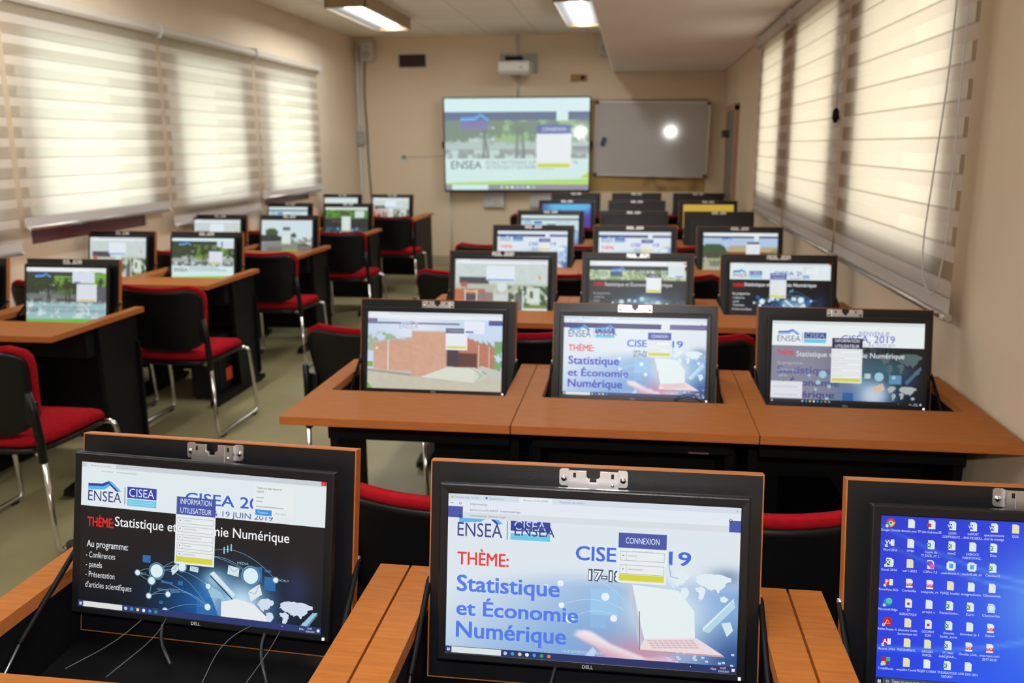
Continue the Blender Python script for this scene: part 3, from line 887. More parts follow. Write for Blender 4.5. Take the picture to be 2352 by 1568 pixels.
def network(s, f=1.0):
    white = (0.88, 0.96, 0.98)
    nodes = [(0.33, 0.70, .026), (0.25, 0.725, .010), (0.31, 0.77, .014), (0.30, 0.875, .010), (0.38, 0.85, .010), (0.37, 0.965, .011), (0.545, 0.765, .010), (0.545, 0.905, .012), (0.715, 0.665, .030), (0.815, 0.675, .010), (0.435, 0.655, .016)]
    for a, b, sg in ((0, 6, .05), (0, 8, .12), (1, 0, .02), (1, 2, -.01), (2, 3, -.02), (3, 4, .01), (3, 7, .08), (4, 7, .05), (0, 7, .08), (10, 9, .16), (10, 8, .10), (5, 7, .03), (0, 10, .02), (1, 7, .03)):
        s.arc(nodes[a][:2], nodes[b][:2], sg, 0.0016, (0.45, 0.66, 0.78), 2)
    for i, (u, v, r) in enumerate(nodes):
        s.ringd(u, v, r * 1.08, r * 1.28, (0.35, 0.55, 0.68), 3)
        s.disc(u, v, r, white, 4)
    for u, v, w, h in ((0.27, .60, .033, .05), (0.70, .60, .06, .10), (0.77, .66, .045, .09), (0.50, .84, .10, .12), (0.32, .955, .02, .035), (0.42, .75, .02, .03), (0.345, .90, .015, .02), (0.77, .615, .025, .014), (0.35, .765, .05, .012), (.505, .805, .03, .02)):
        s.rect(u, v, u + w, v + h, (0.16, 0.42, 0.68), 2)
    s.text('BUS', 0.265, 0.735, 0.016, (0.45, 0.62, 0.72), 3); s.text('MEDIA', 0.66, 0.595, 0.016, (0.6, 0.75, 0.82), 3, w=0.045)
    s.text('NETWORK SERVICE', 0.335, 0.83, 0.014, (0.5, 0.66, 0.75), 3, w=0.09); s.text('WORLD', 0.825, 0.68, 0.014, (0.6, 0.72, 0.82), 3)
    for k in range(3):
        u, v = 0.605 + 0.014 * k, 0.515 - 0.012 * k
        s.disc(u, v - 0.020, 0.0030, (0.6, 0.85, 0.92), 3, 10); s.rect(u - 0.0025, v - 0.014, u + 0.0025, v + 0.022, (0.6, 0.85, 0.92), 3)
    envelope(s, 0.645, 0.645, 0.045, 0.06, 0.12, (0.86, 0.92, 0.95)); envelope(s, 0.735, 0.775, 0.05, 0.075, -0.45, (0.88, 0.93, 0.96))
    envelope(s, 0.405, 0.675, 0.028, 0.05, -0.5, (0.85, 0.92, 0.95)); envelope(s, 0.485, 0.66, 0.035, 0.035, 0.1, (0.80, 0.90, 0.94))
    # a bright tablet edge and a pale hand over the glow
    s.poly([(0.55, 0.68), (0.565, 0.66), (0.655, 0.80), (0.645, 0.82)], (0.86, 0.92, 0.95), 4); s.line([(0.553, 0.695), (0.645, 0.835)], 0.004, (0.08, 0.10, 0.14), 5)
    s.poly([(0.53, 0.74), (0.60, 0.80), (0.63, 0.88), (0.66, 1.0), (0.60, 1.0), (0.57, 0.88)], (0.62, 0.78, 0.88), 2)
    s.poly([(0.60, 0.86), (0.66, 0.83), (0.73, 0.85), (0.80, 0.95), (0.81, 1.0), (0.60, 1.0)], (0.93, 0.95, 0.96), 3)
    worldmap(s, 0.745, 0.80, 0.965, 0.99, (0.84, 0.89, 0.95), 4)
    s.poly([(0.905, 0.985), (0.965, 0.865), (0.985, 0.862), (0.935, 0.985)], (0.62, 0.80, 0.90), 5)
    s.poly([(0.93, 0.985), (0.978, 0.875), (0.985, 0.875), (0.940, 0.985)], (0.30, 0.50, 0.70), 6)

def dark_base(U, V):
    c = np.zeros(U.shape + (3,)) + np.array((0.035, 0.040, 0.050))
    g = np.exp(-((U - 0.58) / 0.24) ** 2 - ((V - 0.88) / 0.24) ** 2)
    c = mixc(c, (0.05, 0.36, 0.66), np.clip(g * 1.05, 0, 1))
    g2 = np.exp(-((U - 0.68) / 0.10) ** 2 - ((V - 0.86) / 0.16) ** 2)
    c = mixc(c, (0.80, 0.92, 0.98), g2)
    g3 = np.exp(-((U - 0.57) / 0.05) ** 2 - ((V - 0.72) / 0.07) ** 2)
    c = mixc(c, (0.70, 0.88, 0.96), g3 * 0.8)
    g4 = np.exp(-((U - 0.90) / 0.06) ** 2 - ((V - 0.72) / 0.16) ** 2)
    c = mixc(c, (0.12, 0.16, 0.30), g4)
    return c
def scr_dark(s, n=130, small=True, popup=True, title=True):
    s.base(dark_base, n)
    s.rect(0, 0, 1, 0.30, WHI, 1)
    s.rect(0, 0, 1, 0.034, (0.80, 0.83, 0.86), 2); s.rect(0.02, 0.003, 0.145, 0.034, (0.89, 0.92, 0.92), 3)
    s.rect(0.98, 0.0, 1, 0.026, (0.85, 0.10, 0.16), 4); s.text('x', 0.987, 0.017, 0.010, (1, 1, 1), 5)
    if small:
        s.text('Bienvenue sur Le Wiki', 0.04, 0.025, 0.011, (0.6, 0.62, 0.64), 4, w=0.085)
        s.text('Non sécurisé', 0.085, 0.060, 0.011, (0.62, 0.64, 0.66), 4, w=0.05); s.text('hotspot.ensea/login', 0.15, 0.060, 0.011, (0.55, 0.57, 0.6), 4, w=0.085)
    roof(s, 0.030, 0.172, 0.118, 0.190)
    s.text('ENSEA', 0.030, 0.262, 0.070, (0.18, 0.20, 0.45), 4, w=0.142)
    s.rect(0.186, 0.150, 0.1885, 0.270, (0.22, 0.24, 0.45), 4)
    s.rect(0.197, 0.145, 0.320, 0.222, (0.17, 0.24, 0.66), 4); s.text('CISEA', 0.205, 0.211, 0.055, (0.93, 0.95, 1), 5, w=0.105)
    s.rect(0.197, 0.230, 0.320, 0.275, CY, 4)
    for vv in (0.243, 0.258): s.rect(0.204, vv, 0.312, vv + 0.006, (0.62, 0.90, 0.97), 5)
    s.text('CISEA 2019', 0.44, 0.220, 0.072, (0.25, 0.38, 0.80), 4, w=0.375, bold=0.012)
    s.text('17-18 & 19 JUIN 2019', 0.46, 0.288, 0.036, (0.24, 0.32, 0.66), 4, w=0.335)
    if popup:
        s.rect(0.715, 0.055, 0.872, 0.262, (0.925, 0.95, 0.955), 6); s.rect(0.725, 0.218, 0.790, 0.256, (0.22, 0.58, 0.90), 7)
        s.text('Traduire la page depuis le?', 0.727, 0.082, 0.014, (0.3, 0.32, 0.35), 7, w=0.10); s.text('anglais?', 0.727, 0.104, 0.014, (0.3, 0.32, 0.35), 7, w=0.03)
        s.text('Traduire', 0.735, 0.243, 0.013, (0.9, 0.95, 1), 8, w=0.04); s.text('Plus tard', 0.805, 0.243, 0.013, (0.6, 0.62, 0.64), 7, w=0.04)
        for k, ww in ((0.135, .03), (0.160, .025), (0.195, .11)): s.rect(0.727, k, 0.727 + ww, k + 0.008, (0.74, 0.77, 0.79), 7)
    s.text('THÈME:', 0.030, 0.438, 0.062, RED, 4, w=0.113, bold=0.02)
    s.text('Statistique et Économie Numérique', 0.148, 0.422, 0.064, (0.95, 0.96, 0.97), 4, w=0.715, bold=0.008)
    s.text('Au programme:', 0.030, 0.582, 0.046, (0.90, 0.92, 0.93), 4, w=0.177, bold=0.008)
    for t, vv, ww in (('- Conférences', 0.655, .125), ('- panels', 0.722, .070), ('- Présentation', 0.790, .125), ("d'articles scientifiques", 0.862, .198)):
        s.text(t, 0.028, vv, 0.040, (0.88, 0.90, 0.92), 4, w=ww)
    form(s, 0.405, 0.565, 0.18, 0.30, ['INFORMATION', 'UTILISATEUR'], 0.635, 5, cap=0.036)
    network(s)
    taskbar(s, icons=6)

def pmask(U, V, pts, soft=0.008):
    # soft inside mask of a polygon
    ins = np.zeros(U.shape, bool); dist = np.full(U.shape, 9.0)
    for (x0, y0), (x1, y1) in zip(pts, pts[1:] + pts[:1]):
        cnd = ((y0 > V) != (y1 > V))
        xi = x0 + (V - y0) * (x1 - x0) / ((y1 - y0) if y1 != y0 else 1e-9)
        ins ^= cnd & (U < xi)
        t = np.clip(((U - x0) * (x1 - x0) + (V - y0) * (y1 - y0)) / ((x1 - x0) ** 2 + (y1 - y0) ** 2 + 1e-12), 0, 1)
        dist = np.minimum(dist, np.hypot(U - x0 - t * (x1 - x0), V - y0 - t * (y1 - y0)))
    return np.clip(0.5 + np.where(ins, dist, -dist) / (2 * soft), 0, 1)
HAND = [(0.450, 0.835), (0.462, 0.808), (0.485, 0.800), (0.510, 0.806), (0.540, 0.835), (0.575, 0.872), (0.625, 0.903), (0.68, 0.935), (0.72, 0.965), (0.715, 1.01), (0.60, 1.01), (0.575, 0.975), (0.550, 0.935), (0.520, 0.895), (0.480, 0.865)]
FINGERS = [[(0.70, 0.945), (0.76, 0.925), (0.80, 0.935), (0.79, 0.965), (0.73, 0.985)], [(0.66, 0.965), (0.74, 0.965), (0.775, 0.985), (0.75, 1.01), (0.66, 1.01)]]
def light_base(U, V):
    c = np.zeros(U.shape + (3,)) + np.array((0.885, 0.925, 0.955))
    t = sst(0.25, 0.95, U * 0.75 + V * 0.55)
    c = mixc(c, (0.42, 0.62, 0.86), t * sst(0.40, 0.55, V) * 0.85)
    c = mixc(c, (0.10, 0.24, 0.48), sst(0.80, 1.0, U) * sst(0.60, 0.95, V) * 0.85)
    c = mixc(c, (0.14, 0.30, 0.52), np.exp(-((U - 0.96) / 0.06) ** 2 - ((V - 0.42) / 0.05) ** 2) * 0.5)
    g = np.exp(-((U - 0.76) / 0.14) ** 2 - ((V - 0.66) / 0.20) ** 2)
    c = mixc(c, (0.95, 0.98, 0.98), g)
    c = mixc(c, (0.88, 0.55, 0.62), np.exp(-((U - 0.67) / 0.13) ** 2 - ((V - 0.95) / 0.13) ** 2) * 0.8)
    c = mixc(c, (0.885, 0.925, 0.955), 1 - sst(0.36, 0.50, U * 0.35 + V * 0.75))
    hm = pmask(U, V, HAND)
    edge = sst(0.0, 0.10, (V - 0.80) - (U - 0.46) * 0.55)
    hc = (1 - edge[..., None]) * np.array((0.96, 0.93, 0.95)) + edge[..., None] * np.array((0.86, 0.66, 0.74))
    c = c * (1 - hm[..., None]) + hc * hm[..., None]
    for fp in FINGERS: c = mixc(c, (0.93, 0.76, 0.80), pmask(U, V, fp) * 0.8)
    return c
def scr_light(s, n=130, mode='dropdown', tc=(0.34, 0.50, 0.92), detail=True):
    s.base(light_base, n)
    s.rect(0, 0, 1, 0.036, (0.84, 0.88, 0.93), 1); s.rect(0, 0.036, 1, 0.078, (0.90, 0.93, 0.97), 1)
    if detail:
        s.rect(0.25, 0.003, 0.365, 0.036, (0.91, 0.94, 0.97), 2)
        for u, t, ww in ((0.022, 'Télécharger Vidéo YouTube', .085), (0.145, 'Questionnaires', .05), (0.265, 'Bienvenue sur Le Wiki de ENSEA', .085), (0.39, 'Présentation des données', .085)):
            s.text(t, u, 0.026, 0.013, (0.55, 0.58, 0.64), 3, w=ww)
        s.disc(0.014, 0.02, 0.004, (0.6, 0.8, 0.2), 3, 10); s.disc(0.135, 0.018, 0.004, (0.35, 0.3, 0.75), 3, 10)
        s.text('hotspot.ensea/login', 0.078, 0.066, 0.014, (0.45, 0.48, 0.52), 3, w=0.06)
        s.text('x', 0.985, 0.025, 0.012, (0.3, 0.3, 0.35), 3); s.ringd(0.966, 0.078, 0.004, 0.006, (0.25, 0.27, 0.3), 6)
        s.line([(0.008, 0.058), (0.018, 0.058)], 0.002, (0.3, 0.3, 0.35), 3); s.ringd(0.043, 0.058, 0.003, 0.0045, (0.35, 0.35, 0.4), 3)
    if mode == 'dropdown':
        s.rect(0, 0.078, 1, 0.148, BLU, 2)
        s.rect(0.052, 0.078, 0.962, 0.150, (0.91, 0.935, 0.965), 4); s.rect(0.052, 0.112, 0.962, 0.150, (0.86, 0.885, 0.915), 5)
        s.text('Bienvenue sur Le Wiki de ENSEA', 0.078, 0.102, 0.014, (0.4, 0.42, 0.5), 6, w=0.10); s.text('hotspot.ensea/login', 0.185, 0.102, 0.014, (0.30, 0.36, 0.75), 6, w=0.07)
        s.text('hotspot.ensea/login - Recherche Google', 0.078, 0.138, 0.013, (0.5, 0.52, 0.55), 6, w=0.125)
    else:
        s.rect(0, 0.082, 0.685, 0.145, (0.20, 0.23, 0.45), 2); s.rect(0.745, 0.082, 1, 0.145, (0.42, 0.40, 0.60), 2)
    roof(s, 0.04, 0.195, 0.100 if mode == 'dropdown' else 0.105, 0.182, L=3)
    tcol = (0.20, 0.23, 0.50)
    s.text('ENSEA', 0.035, 0.262, 0.085, tcol, 4, w=0.158)
    s.rect(0.209, 0.155, 0.2115, 0.270, tcol, 4)
    s.rect(0.222, 0.150, 0.360, 0.212, (0.15, 0.24, 0.62), 4); s.text('CISEA', 0.235, 0.205, 0.055, (0.80, 0.86, 0.98), 5, w=0.11)
    s.text('ENSEA', 0.236, 0.240, 0.060, (0.14, 0.20, 0.52), 6, w=0.140)
    s.rect(0.222, 0.228, 0.360, 0.268, CY, 4)
    if mode != 'dropdown': roof(s, 0.225, 0.375, 0.105, 0.165, L=6)
    s.text('THÈME:', 0.036, 0.440, 0.078, (0.93, 0.26, 0.25), 4, w=0.182, bold=0.018)
    s.text('Statistique', 0.036, 0.606, 0.098, tc, 4, w=0.362, bold=0.022)
    s.text('et Économie', 0.036, 0.757, 0.088, tc, 4, w=0.428, bold=0.022)
    s.text('Numérique', 0.036, 0.897, 0.098, tc, 4, w=0.388, bold=0.022)
    s.text('CISE', 0.45, 0.368, 0.084, (0.28, 0.44, 0.86), 4, w=0.138, bold=0.020)
    s.text('19', 0.765, 0.366, 0.080, (0.28, 0.44, 0.86), 4, w=0.075, bold=0.020)
    s.text('17-18', 0.495, 0.487, 0.060, (0.22, 0.30, 0.42), 4, w=0.118, bold=0.085); s.text('17-18', 0.497, 0.486, 0.056, (0.96, 0.98, 1), 5, w=0.114, bold=0.012)
    form(s, 0.595, 0.757, 0.186, 0.278, ['CONNEXION'], 0.492, 2, cap=0.036)
    if detail: s.text('utilisateur : ENSEA', 0.676, 0.302, 0.013, (0.72, 0.75, 0.78), 8, align='c', w=0.07)
    envelope(s, 0.775, 0.43, 0.045, 0.085, 0.7, (0.86, 0.93, 0.97))
    for u, v, r in ((0.40, 0.52, .011), (0.405, 0.655, .010), (0.435, 0.735, .015), (0.555, 0.585, .014), (0.585, 0.715, .012), (0.35, 0.545, .008)):
        s.disc(u, v, r, (0.93, 0.97, 0.99), 3)
    s.rect(0.505, 0.54, 0.60, 0.70, (0.62, 0.80, 0.95), 2); s.rect(0.505, 0.70, 0.56, 0.78, (0.58, 0.74, 0.91), 2)
    for a, b, sg in (((0.40, .52), (0.62, .60), .08), ((0.405, .655), (0.62, .66), .05), ((0.435, .735), (.60, .70), .04)): s.arc(a, b, sg, 0.0014, (0.80, 0.90, 0.96), 3)
    # laptop with its pale keyboard, the hand that holds it up, map and tablet
    s.poly([(0.63, 0.50), (0.645, 0.50), (0.685, 0.86), (0.675, 0.89)], (0.78, 0.80, 0.86), 4)
    s.poly([(0.645, 0.50), (0.80, 0.52), (0.855, 0.64), (0.86, 0.80), (0.69, 0.83)], (0.92, 0.965, 0.97), 3)
    s.poly([(0.675, 0.895), (0.69, 0.825), (0.865, 0.80), (0.955, 0.895)], (0.94, 0.88, 0.89), 5)
    for k in range(4):
        for j in range(9):
            u = 0.70 + 0.0185 * j + 0.006 * k - 0.004 * j * 0.2; v = 0.832 + 0.013 * k - 0.0022 * j
            s.rect(u, v, u + 0.015, v + 0.009, (0.88, 0.74, 0.77), 6)
    s.poly([(0.675, 0.89), (0.955, 0.895), (0.96, 0.905), (0.675, 0.905)], (0.80, 0.62, 0.66), 5); s.line([(0.672, 0.66), (0.676, 0.895)], 0.003, (0.82, 0.35, 0.38), 6)
    s.poly([(0.49, 0.96), (0.515, 0.90), (0.53, 0.925), (0.515, 0.98)], (0.75, 0.86, 0.97), 5)
    worldmap(s, 0.775, 0.40, 0.975, 0.60, (0.90, 0.95, 0.98), 4)
    s.poly([(0.885, 0.755), (0.985, 0.555), (0.99, 0.60), (0.905, 0.765)], (0.72, 0.86, 0.93), 5); s.poly([(0.885, 0.755), (0.985, 0.555), (0.985, 0.545), (0.885, 0.735)], (0.88, 0.95, 0.97), 6)
    s.poly([(0.945, 0.70), (0.975, 0.69), (0.985, 0.74), (0.965, 0.78)], (0.85, 0.92, 0.96), 6)
    for k in range(16):
        rs = random.Random(k); u, v = rs.uniform(0.74, 0.99), rs.uniform(0.88, 0.95); s.rect(u, v, u + 0.010, v + 0.012, (0.80, 0.85, 0.92), 5)
    s.text("+ PLUS QU'UNE ÉCOLE, UN ESPRIT !", 0.41, 0.945, 0.016, (0.80, 0.87, 0.95), 6, w=0.15)
    taskbar(s, c=(0.15, 0.20, 0.42) if mode == 'dropdown' else (0.30, 0.30, 0.46), sc=(0.88, 0.92, 0.93), icons=7 if mode == 'dropdown' else 5, su=0.198)

def scr_desktop(s, n=96):
    def f(U, V):
        c = np.zeros(U.shape + (3,)) + np.array((0.13, 0.25, 0.90))
        c = mixc(c, (0.20, 0.42, 0.98), sst(0.2, 0.8, U + 0.5 * V - 0.2) * 0.8)
        d = np.hypot((U - 0.72) / 0.40, (V - 0.45) / 0.40)
        c = mixc(c, (0.55, 0.85, 1.0), np.exp(-d ** 2 * 1.6) * 0.9)
        for a, b, w in ((0.06, 0.42, .012), (0.16, 0.30, .010), (0.78, -0.42, .014)):
            ln = np.abs(V - (a + b * U + 0.10 * np.sin(U * 4)))
            c = mixc(c, (0.50, 0.78, 1.0), np.exp(-(ln / w) ** 2) * 0.35)
        c = mixc(c, (0.10, 0.16, 0.72), sst(0.75, 0.0, U + V) * 0.4)
        return c
    s.base(f, n)
    rows = ['Google Chrome|données pour TP|liste d\'adresse BE|COURS/COMPTABILITE ...|RAPPORT/ANALYSE ILBOU...|questionnaire/chef de menage|QGIS|Anaconda',
            'Word 2016|TPVBA|Copie de/TP_EXCEL_AT_2...|base2|EXERCICE/PUBLIPOSTAGE...|Data', 'Excel 2016|oa/1-2021|CSPro 7.5|code-blocks-1...|mools40-x86_64|Classeur3',
            'PowerPoint 2016|Corbeille|integrale_m|MySQL Installer|integraulions|Classeurbis', 'Microsoft Edge|TP/BUREAUTIQUE|projet c|Premierfichiere...|Esiro|Classeurbis',
            'Adobe Reader X|Ahounte Smith/bureautique ini1|DOCUMENT/SCAN|Ahounte/Smith_exrio|données tp 1|Rasoir', 'Access 2016|PROGRAMMATI...|ILBOUDO/MARCEL|TP_TANO/HADJISSA...|Chrodles_LSein...|amo-repro.cast1/2017-2018',
            'CodeBlocks|enquête Covid|PROJET C ENSEA|TP BUREAUTIQUE/ILBOUDO|ADD DIA1-2021']
    kinds = ['cpnwwwfg', 'wpxxpx', 'xfcbbx', 'ptrftp'.replace('t', 'r', 1), 'eapxxc'.replace('c', 'o'), 'rfaxpr', 'affxrr', 'mfpxp']
    for j, (rw, kd) in enumerate(zip(rows, kinds)):
        for i, cap in enumerate(rw.split('|')):
            u, v = 0.030 + 0.0637 * i, 0.040 + 0.1165 * j
            k = kd[i] if i < len(kd) else 'p'
            if i > 0 or k in 'x':
                s.poly([(u - .010, v - .026), (u + .005, v - .026), (u + .011, v - .016), (u + .011, v + .026), (u - .010, v + .026)], (0.90, 0.94, 0.97) if k != 'f' else (0.92, 0.90, 0.72), 1)
            def blk(c, t):
                s.rect(u - .014, v - .010, u - .001, v + .016, c, 2); s.text(t, u - .0075, v + .011, 0.018, (1, 1, 1), 3, align='c', bold=0.01)
            if i == 0:
                if j == 0:
                    s.disc(u, v, .014, (0.85, 0.22, 0.18), 2); s.poly([(u, v), (u + .014, v - .004), (u + .006, v + .022), (u - .004, v + .024)], (0.95, 0.78, 0.15), 3)
                    s.poly([(u, v), (u - .004, v + .024), (u - .013, v + .008), (u - .011, v - .010)], (0.20, 0.62, 0.30), 3); s.disc(u, v, .0065, (0.95, 0.97, 1), 4); s.disc(u, v, .0048, (0.25, 0.50, 0.92), 5)
                elif j == 4:
                    s.disc(u, v, .014, (0.10, 0.50, 0.80), 2); s.disc(u + .003, v - .006, .010, (0.30, 0.80, 0.70), 3)
                elif j == 5: s.rect(u - .013, v - .024, u + .013, v + .024, (0.80, 0.08, 0.08), 2); s.line([(u - .008, v + .014), (u, v - .012), (u + .008, v + .010), (u - .008, v + .008)], .0016, (1, 1, 1), 3)
                elif j == 7:
                    for q, cc in ((0, (0.75, 0.10, 0.12)), (1, (0.35, 0.70, 0.35)), (2, (0.88, 0.86, 0.25)), (3, (0.45, 0.20, 0.65))):
                        s.rect(u - .014 + .0145 * (q % 2), v - .025 + .026 * (q // 2), u - .001 + .0145 * (q % 2), v - .001 + .026 * (q // 2), cc, 2)
                else:
                    cc, t = {1: ((0.10, 0.30, 0.70), 'W'), 2: ((0.06, 0.48, 0.25), 'X'), 3: ((0.80, 0.25, 0.12), 'P'), 6: ((0.70, 0.10, 0.15), 'A')}[j]
                    s.rect(u + .001, v - .018, u + .013, v + .018, (0.92, 0.94, 0.96), 2); s.rect(u - .013, v - .018, u + .002, v + .018, cc, 3); s.text(t, u - .0055, v + .010, 0.024, (1, 1, 1), 4, align='c', bold=0.01)
                s.rect(u - .016, v + .012, u - .008, v + .027, (0.95, 0.97, 1), 6); s.line([(u - .0145, v + .024), (u - .0095, v + .015)], .0014, (0.2, 0.4, 0.8), 7)
            elif k == 'w': blk((0.12, 0.32, 0.72), 'W')
            elif k == 'x': blk((0.08, 0.50, 0.28), 'X')
            elif k == 'r': s.rect(u - .010, v - .002, u + .011, v + .016, (0.82, 0.14, 0.14), 2); s.text('PDF', u, v + .012, 0.014, (1, 1, 1), 3, align='c', w=.016)
            elif k == 'a': s.rect(u - .004, v - .004, u + .004, v + .012, (0.75, 0.15, 0.15), 2)
            elif k == 'b': s.rect(u - .014, v - .018, u + .014, v + .018, (0.90, 0.95, 0.98), 2); s.rect(u - .006, v - .012, u + .006, v + .014, (0.30, 0.65, 0.92), 3)
            elif k == 'c': s.disc(u - .002, v - .006, .009, (0.50, 0.30, 0.80), 2); s.disc(u + .005, v + .010, .008, (0.90, 0.35, 0.70), 3)
            elif k == 'o': s.ringd(u, v, .008, .013, (0.70, 0.86, 1.0), 3)
            elif k == 'n': s.rect(u - .014, v - .006, u - .002, v + .014, (0.75, 0.20, 0.18), 2)
            for q, t in enumerate(cap.split('/') if not cap.startswith('oa/') else [cap]):
                s.text(t, u, v + .050 + .022 * q, 0.0135, (0.88, 0.92, 1.0), 5, align='c', w=min(.060, .0048 * len(t)))
    taskbar(s, c=(0.10, 0.13, 0.20), sc=(0.26, 0.30, 0.36), v=0.952, icons=6, su=0.255)
    s.ringd(0.036, 0.974, .003, .0045, (0.85, 0.88, 0.92), 10); s.text('Taper ici pour rechercher', 0.050, 0.982, 0.020, (0.85, 0.88, 0.92), 10, w=0.115)

def scr_brick(s, n=80):
    def f(U, V):
        c = np.zeros(U.shape + (3,)) + np.array((0.78, 0.87, 0.97))
        c = mixc(c, (0.92, 0.94, 0.99), np.exp(-((U - 0.35) / 0.2) ** 2 - ((V - 0.15) / 0.2) ** 2))
        tree = (fbm(U, V, 22, 5) > 0.42) & (np.hypot((U - 0.10) / 0.14, (V - 0.40) / 0.13) < 1)
        c = mixc(c, (0.60, 0.70, 0.52), tree.astype(float))
        tree = (fbm(U, V, 26, 9) > 0.45) & (U > 0.86) & (V > 0.36) & (V < 0.78)
        c = mixc(c, (0.42, 0.62, 0.36), tree.astype(float))
        nz = fbm(U, V, 40, 3)
        ground = V > np.where(U < 0.30, 0.735 + 0.10 * U, 0.765 + 0.02 * U)
        c = mixc(c, (0.78, 0.75, 0.66), ground.astype(float)); c = c + (nz[..., None] - 0.5) * 0.07 * ground[..., None]
        br = np.array((0.80, 0.58, 0.46))
        top = 0.38 - 0.16 * (U - 0.04) / 0.30
        wing = (U > 0.04) & (U < 0.34) & (V > np.where(U < 0.34, 0.40 - 0.25 * (U - 0.04), 1)) & (V < 0.745 + 0.06 * U)
        c = mixc(c, br + 0.02, wing.astype(float))
        blk = (U > 0.335) & (U < 0.60) & (V > 0.235) & (V < 0.84 - 0.35 * np.clip(U - 0.41, 0, 1))
        c = mixc(c, (0.83, 0.61, 0.49), blk.astype(float))
        rw = (U > 0.595) & (U < 0.95) & (V > 0.235 + 0.55 * (U - 0.60)) & (V < 0.72 + 0.10 * (U - 0.8))
        c = mixc(c, (0.72, 0.42, 0.30), rw.astype(float))
        c = c + ((nz - 0.5) * 0.10 * (wing | blk | rw))[..., None]
        c = c * 0.84 + 0.16 * np.array((0.90, 0.90, 0.94))  # white haze mixed into the picture colours
        hole = (U > 0.60) & (U < 0.82) & (V > 0.50) & (V < 0.70)
        c = mixc(c, (0.40, 0.26, 0.24), hole.astype(float)); c = mixc(c, (0.30, 0.26, 0.30), ((U > 0.60) & (U < 0.68) & (V > 0.46) & (V < 0.70)).astype(float))
        return c
    s.base(f, n)
    for u in (0.150, 0.155): s.rect(u, 0.36, u + 0.004, 0.76, (0.90, 0.90, 0.88), 1)
    s.rect(0.828, 0.40, 0.833, 0.72, (0.88, 0.86, 0.82), 1); s.rect(0.905, 0.42, 0.909, 0.74, (0.88, 0.86, 0.82), 1)
    s.line([(0.04, 0.395), (0.335, 0.325)], 0.006, (0.72, 0.74, 0.78), 1)
    s.disc(0.07, 0.475, 0.010, (0.92, 0.88, 0.82), 1)
    s.poly([(0.60, 0.70), (0.80, 0.695), (0.905, 0.80), (0.80, 0.89), (0.41, 0.83)], (0.84, 0.86, 0.80), 1)
    for k in range(6):
        t = k / 5
        s.line([(0.77 + 0.022 * k, 0.70 + 0.016 * k), (0.90 - 0.02 * k, 0.81 + 0.014 * k), (0.80, 0.885 - 0.004 * k)][:2], 0.004, (0.70, 0.72, 0.66), 2)
        s.line([(0.58 - 0.034 * k, 0.71 + 0.024 * k), (0.80 - 0.0 * k, 0.735 + 0.030 * k)], 0.004, (0.95, 0.95, 0.92), 2)
    s.poly([(0.83, 0.70), (0.85, 0.67), (1, 0.74), (1, 0.86), (0.95, 0.84)], (0.78, 0.79, 0.76), 1)
    s.poly([(0, 0.75), (0.33, 0.80), (0.33, 0.83), (0, 0.775)], (0.62, 0.63, 0.62), 1); s.rect(0, 0.65, 0.04, 0.72, (0.55, 0.68, 0.36), 1)
    s.poly([(0, 0.92), (0.04, 1.0), (0, 1.0)], (0.45, 0.70, 0.30), 1)
    browser(s, 0.035, 0.085, (0.86, 0.90, 0.93), (0.93, 0.94, 0.97))
    s.rect(0, 0.085, 0.07, 0.15, (0.50, 0.48, 0.62), 2); s.rect(0, 0.128, 0.685, 0.155, (0.55, 0.54, 0.66), 2); s.rect(0.90, 0.085, 1, 0.15, (0.33, 0.36, 0.60), 2)
    roof(s, 0.25, 0.38, 0.105, 0.15, 3, (0.74, 0.76, 0.90), (0.82, 0.86, 0.96)); s.text('ENSEA', 0.235, 0.215, 0.065, (0.70, 0.70, 0.84), 4, w=0.145)
    s.rect(0.72, 0.10, 0.87, 0.26, (0.92, 0.94, 0.985), 5); s.rect(0.73, 0.228, 0.79, 0.25, (0.42, 0.45, 0.85), 6)
    s.rect(0.585, 0.195, 0.72, 0.26, (0.42, 0.40, 0.50), 5); s.text('CONNEXION', 0.60, 0.243, 0.032, (0.72, 0.72, 0.82), 6, w=0.11)
    s.rect(0.585, 0.26, 0.745, 0.475, (0.93, 0.95, 0.98), 5); s.rect(0.592, 0.425, 0.735, 0.455, (0.88, 0.84, 0.38), 6)
    s.rect(0.02, 0.003, 0.15, 0.035, (0.94, 0.96, 0.97), 3)

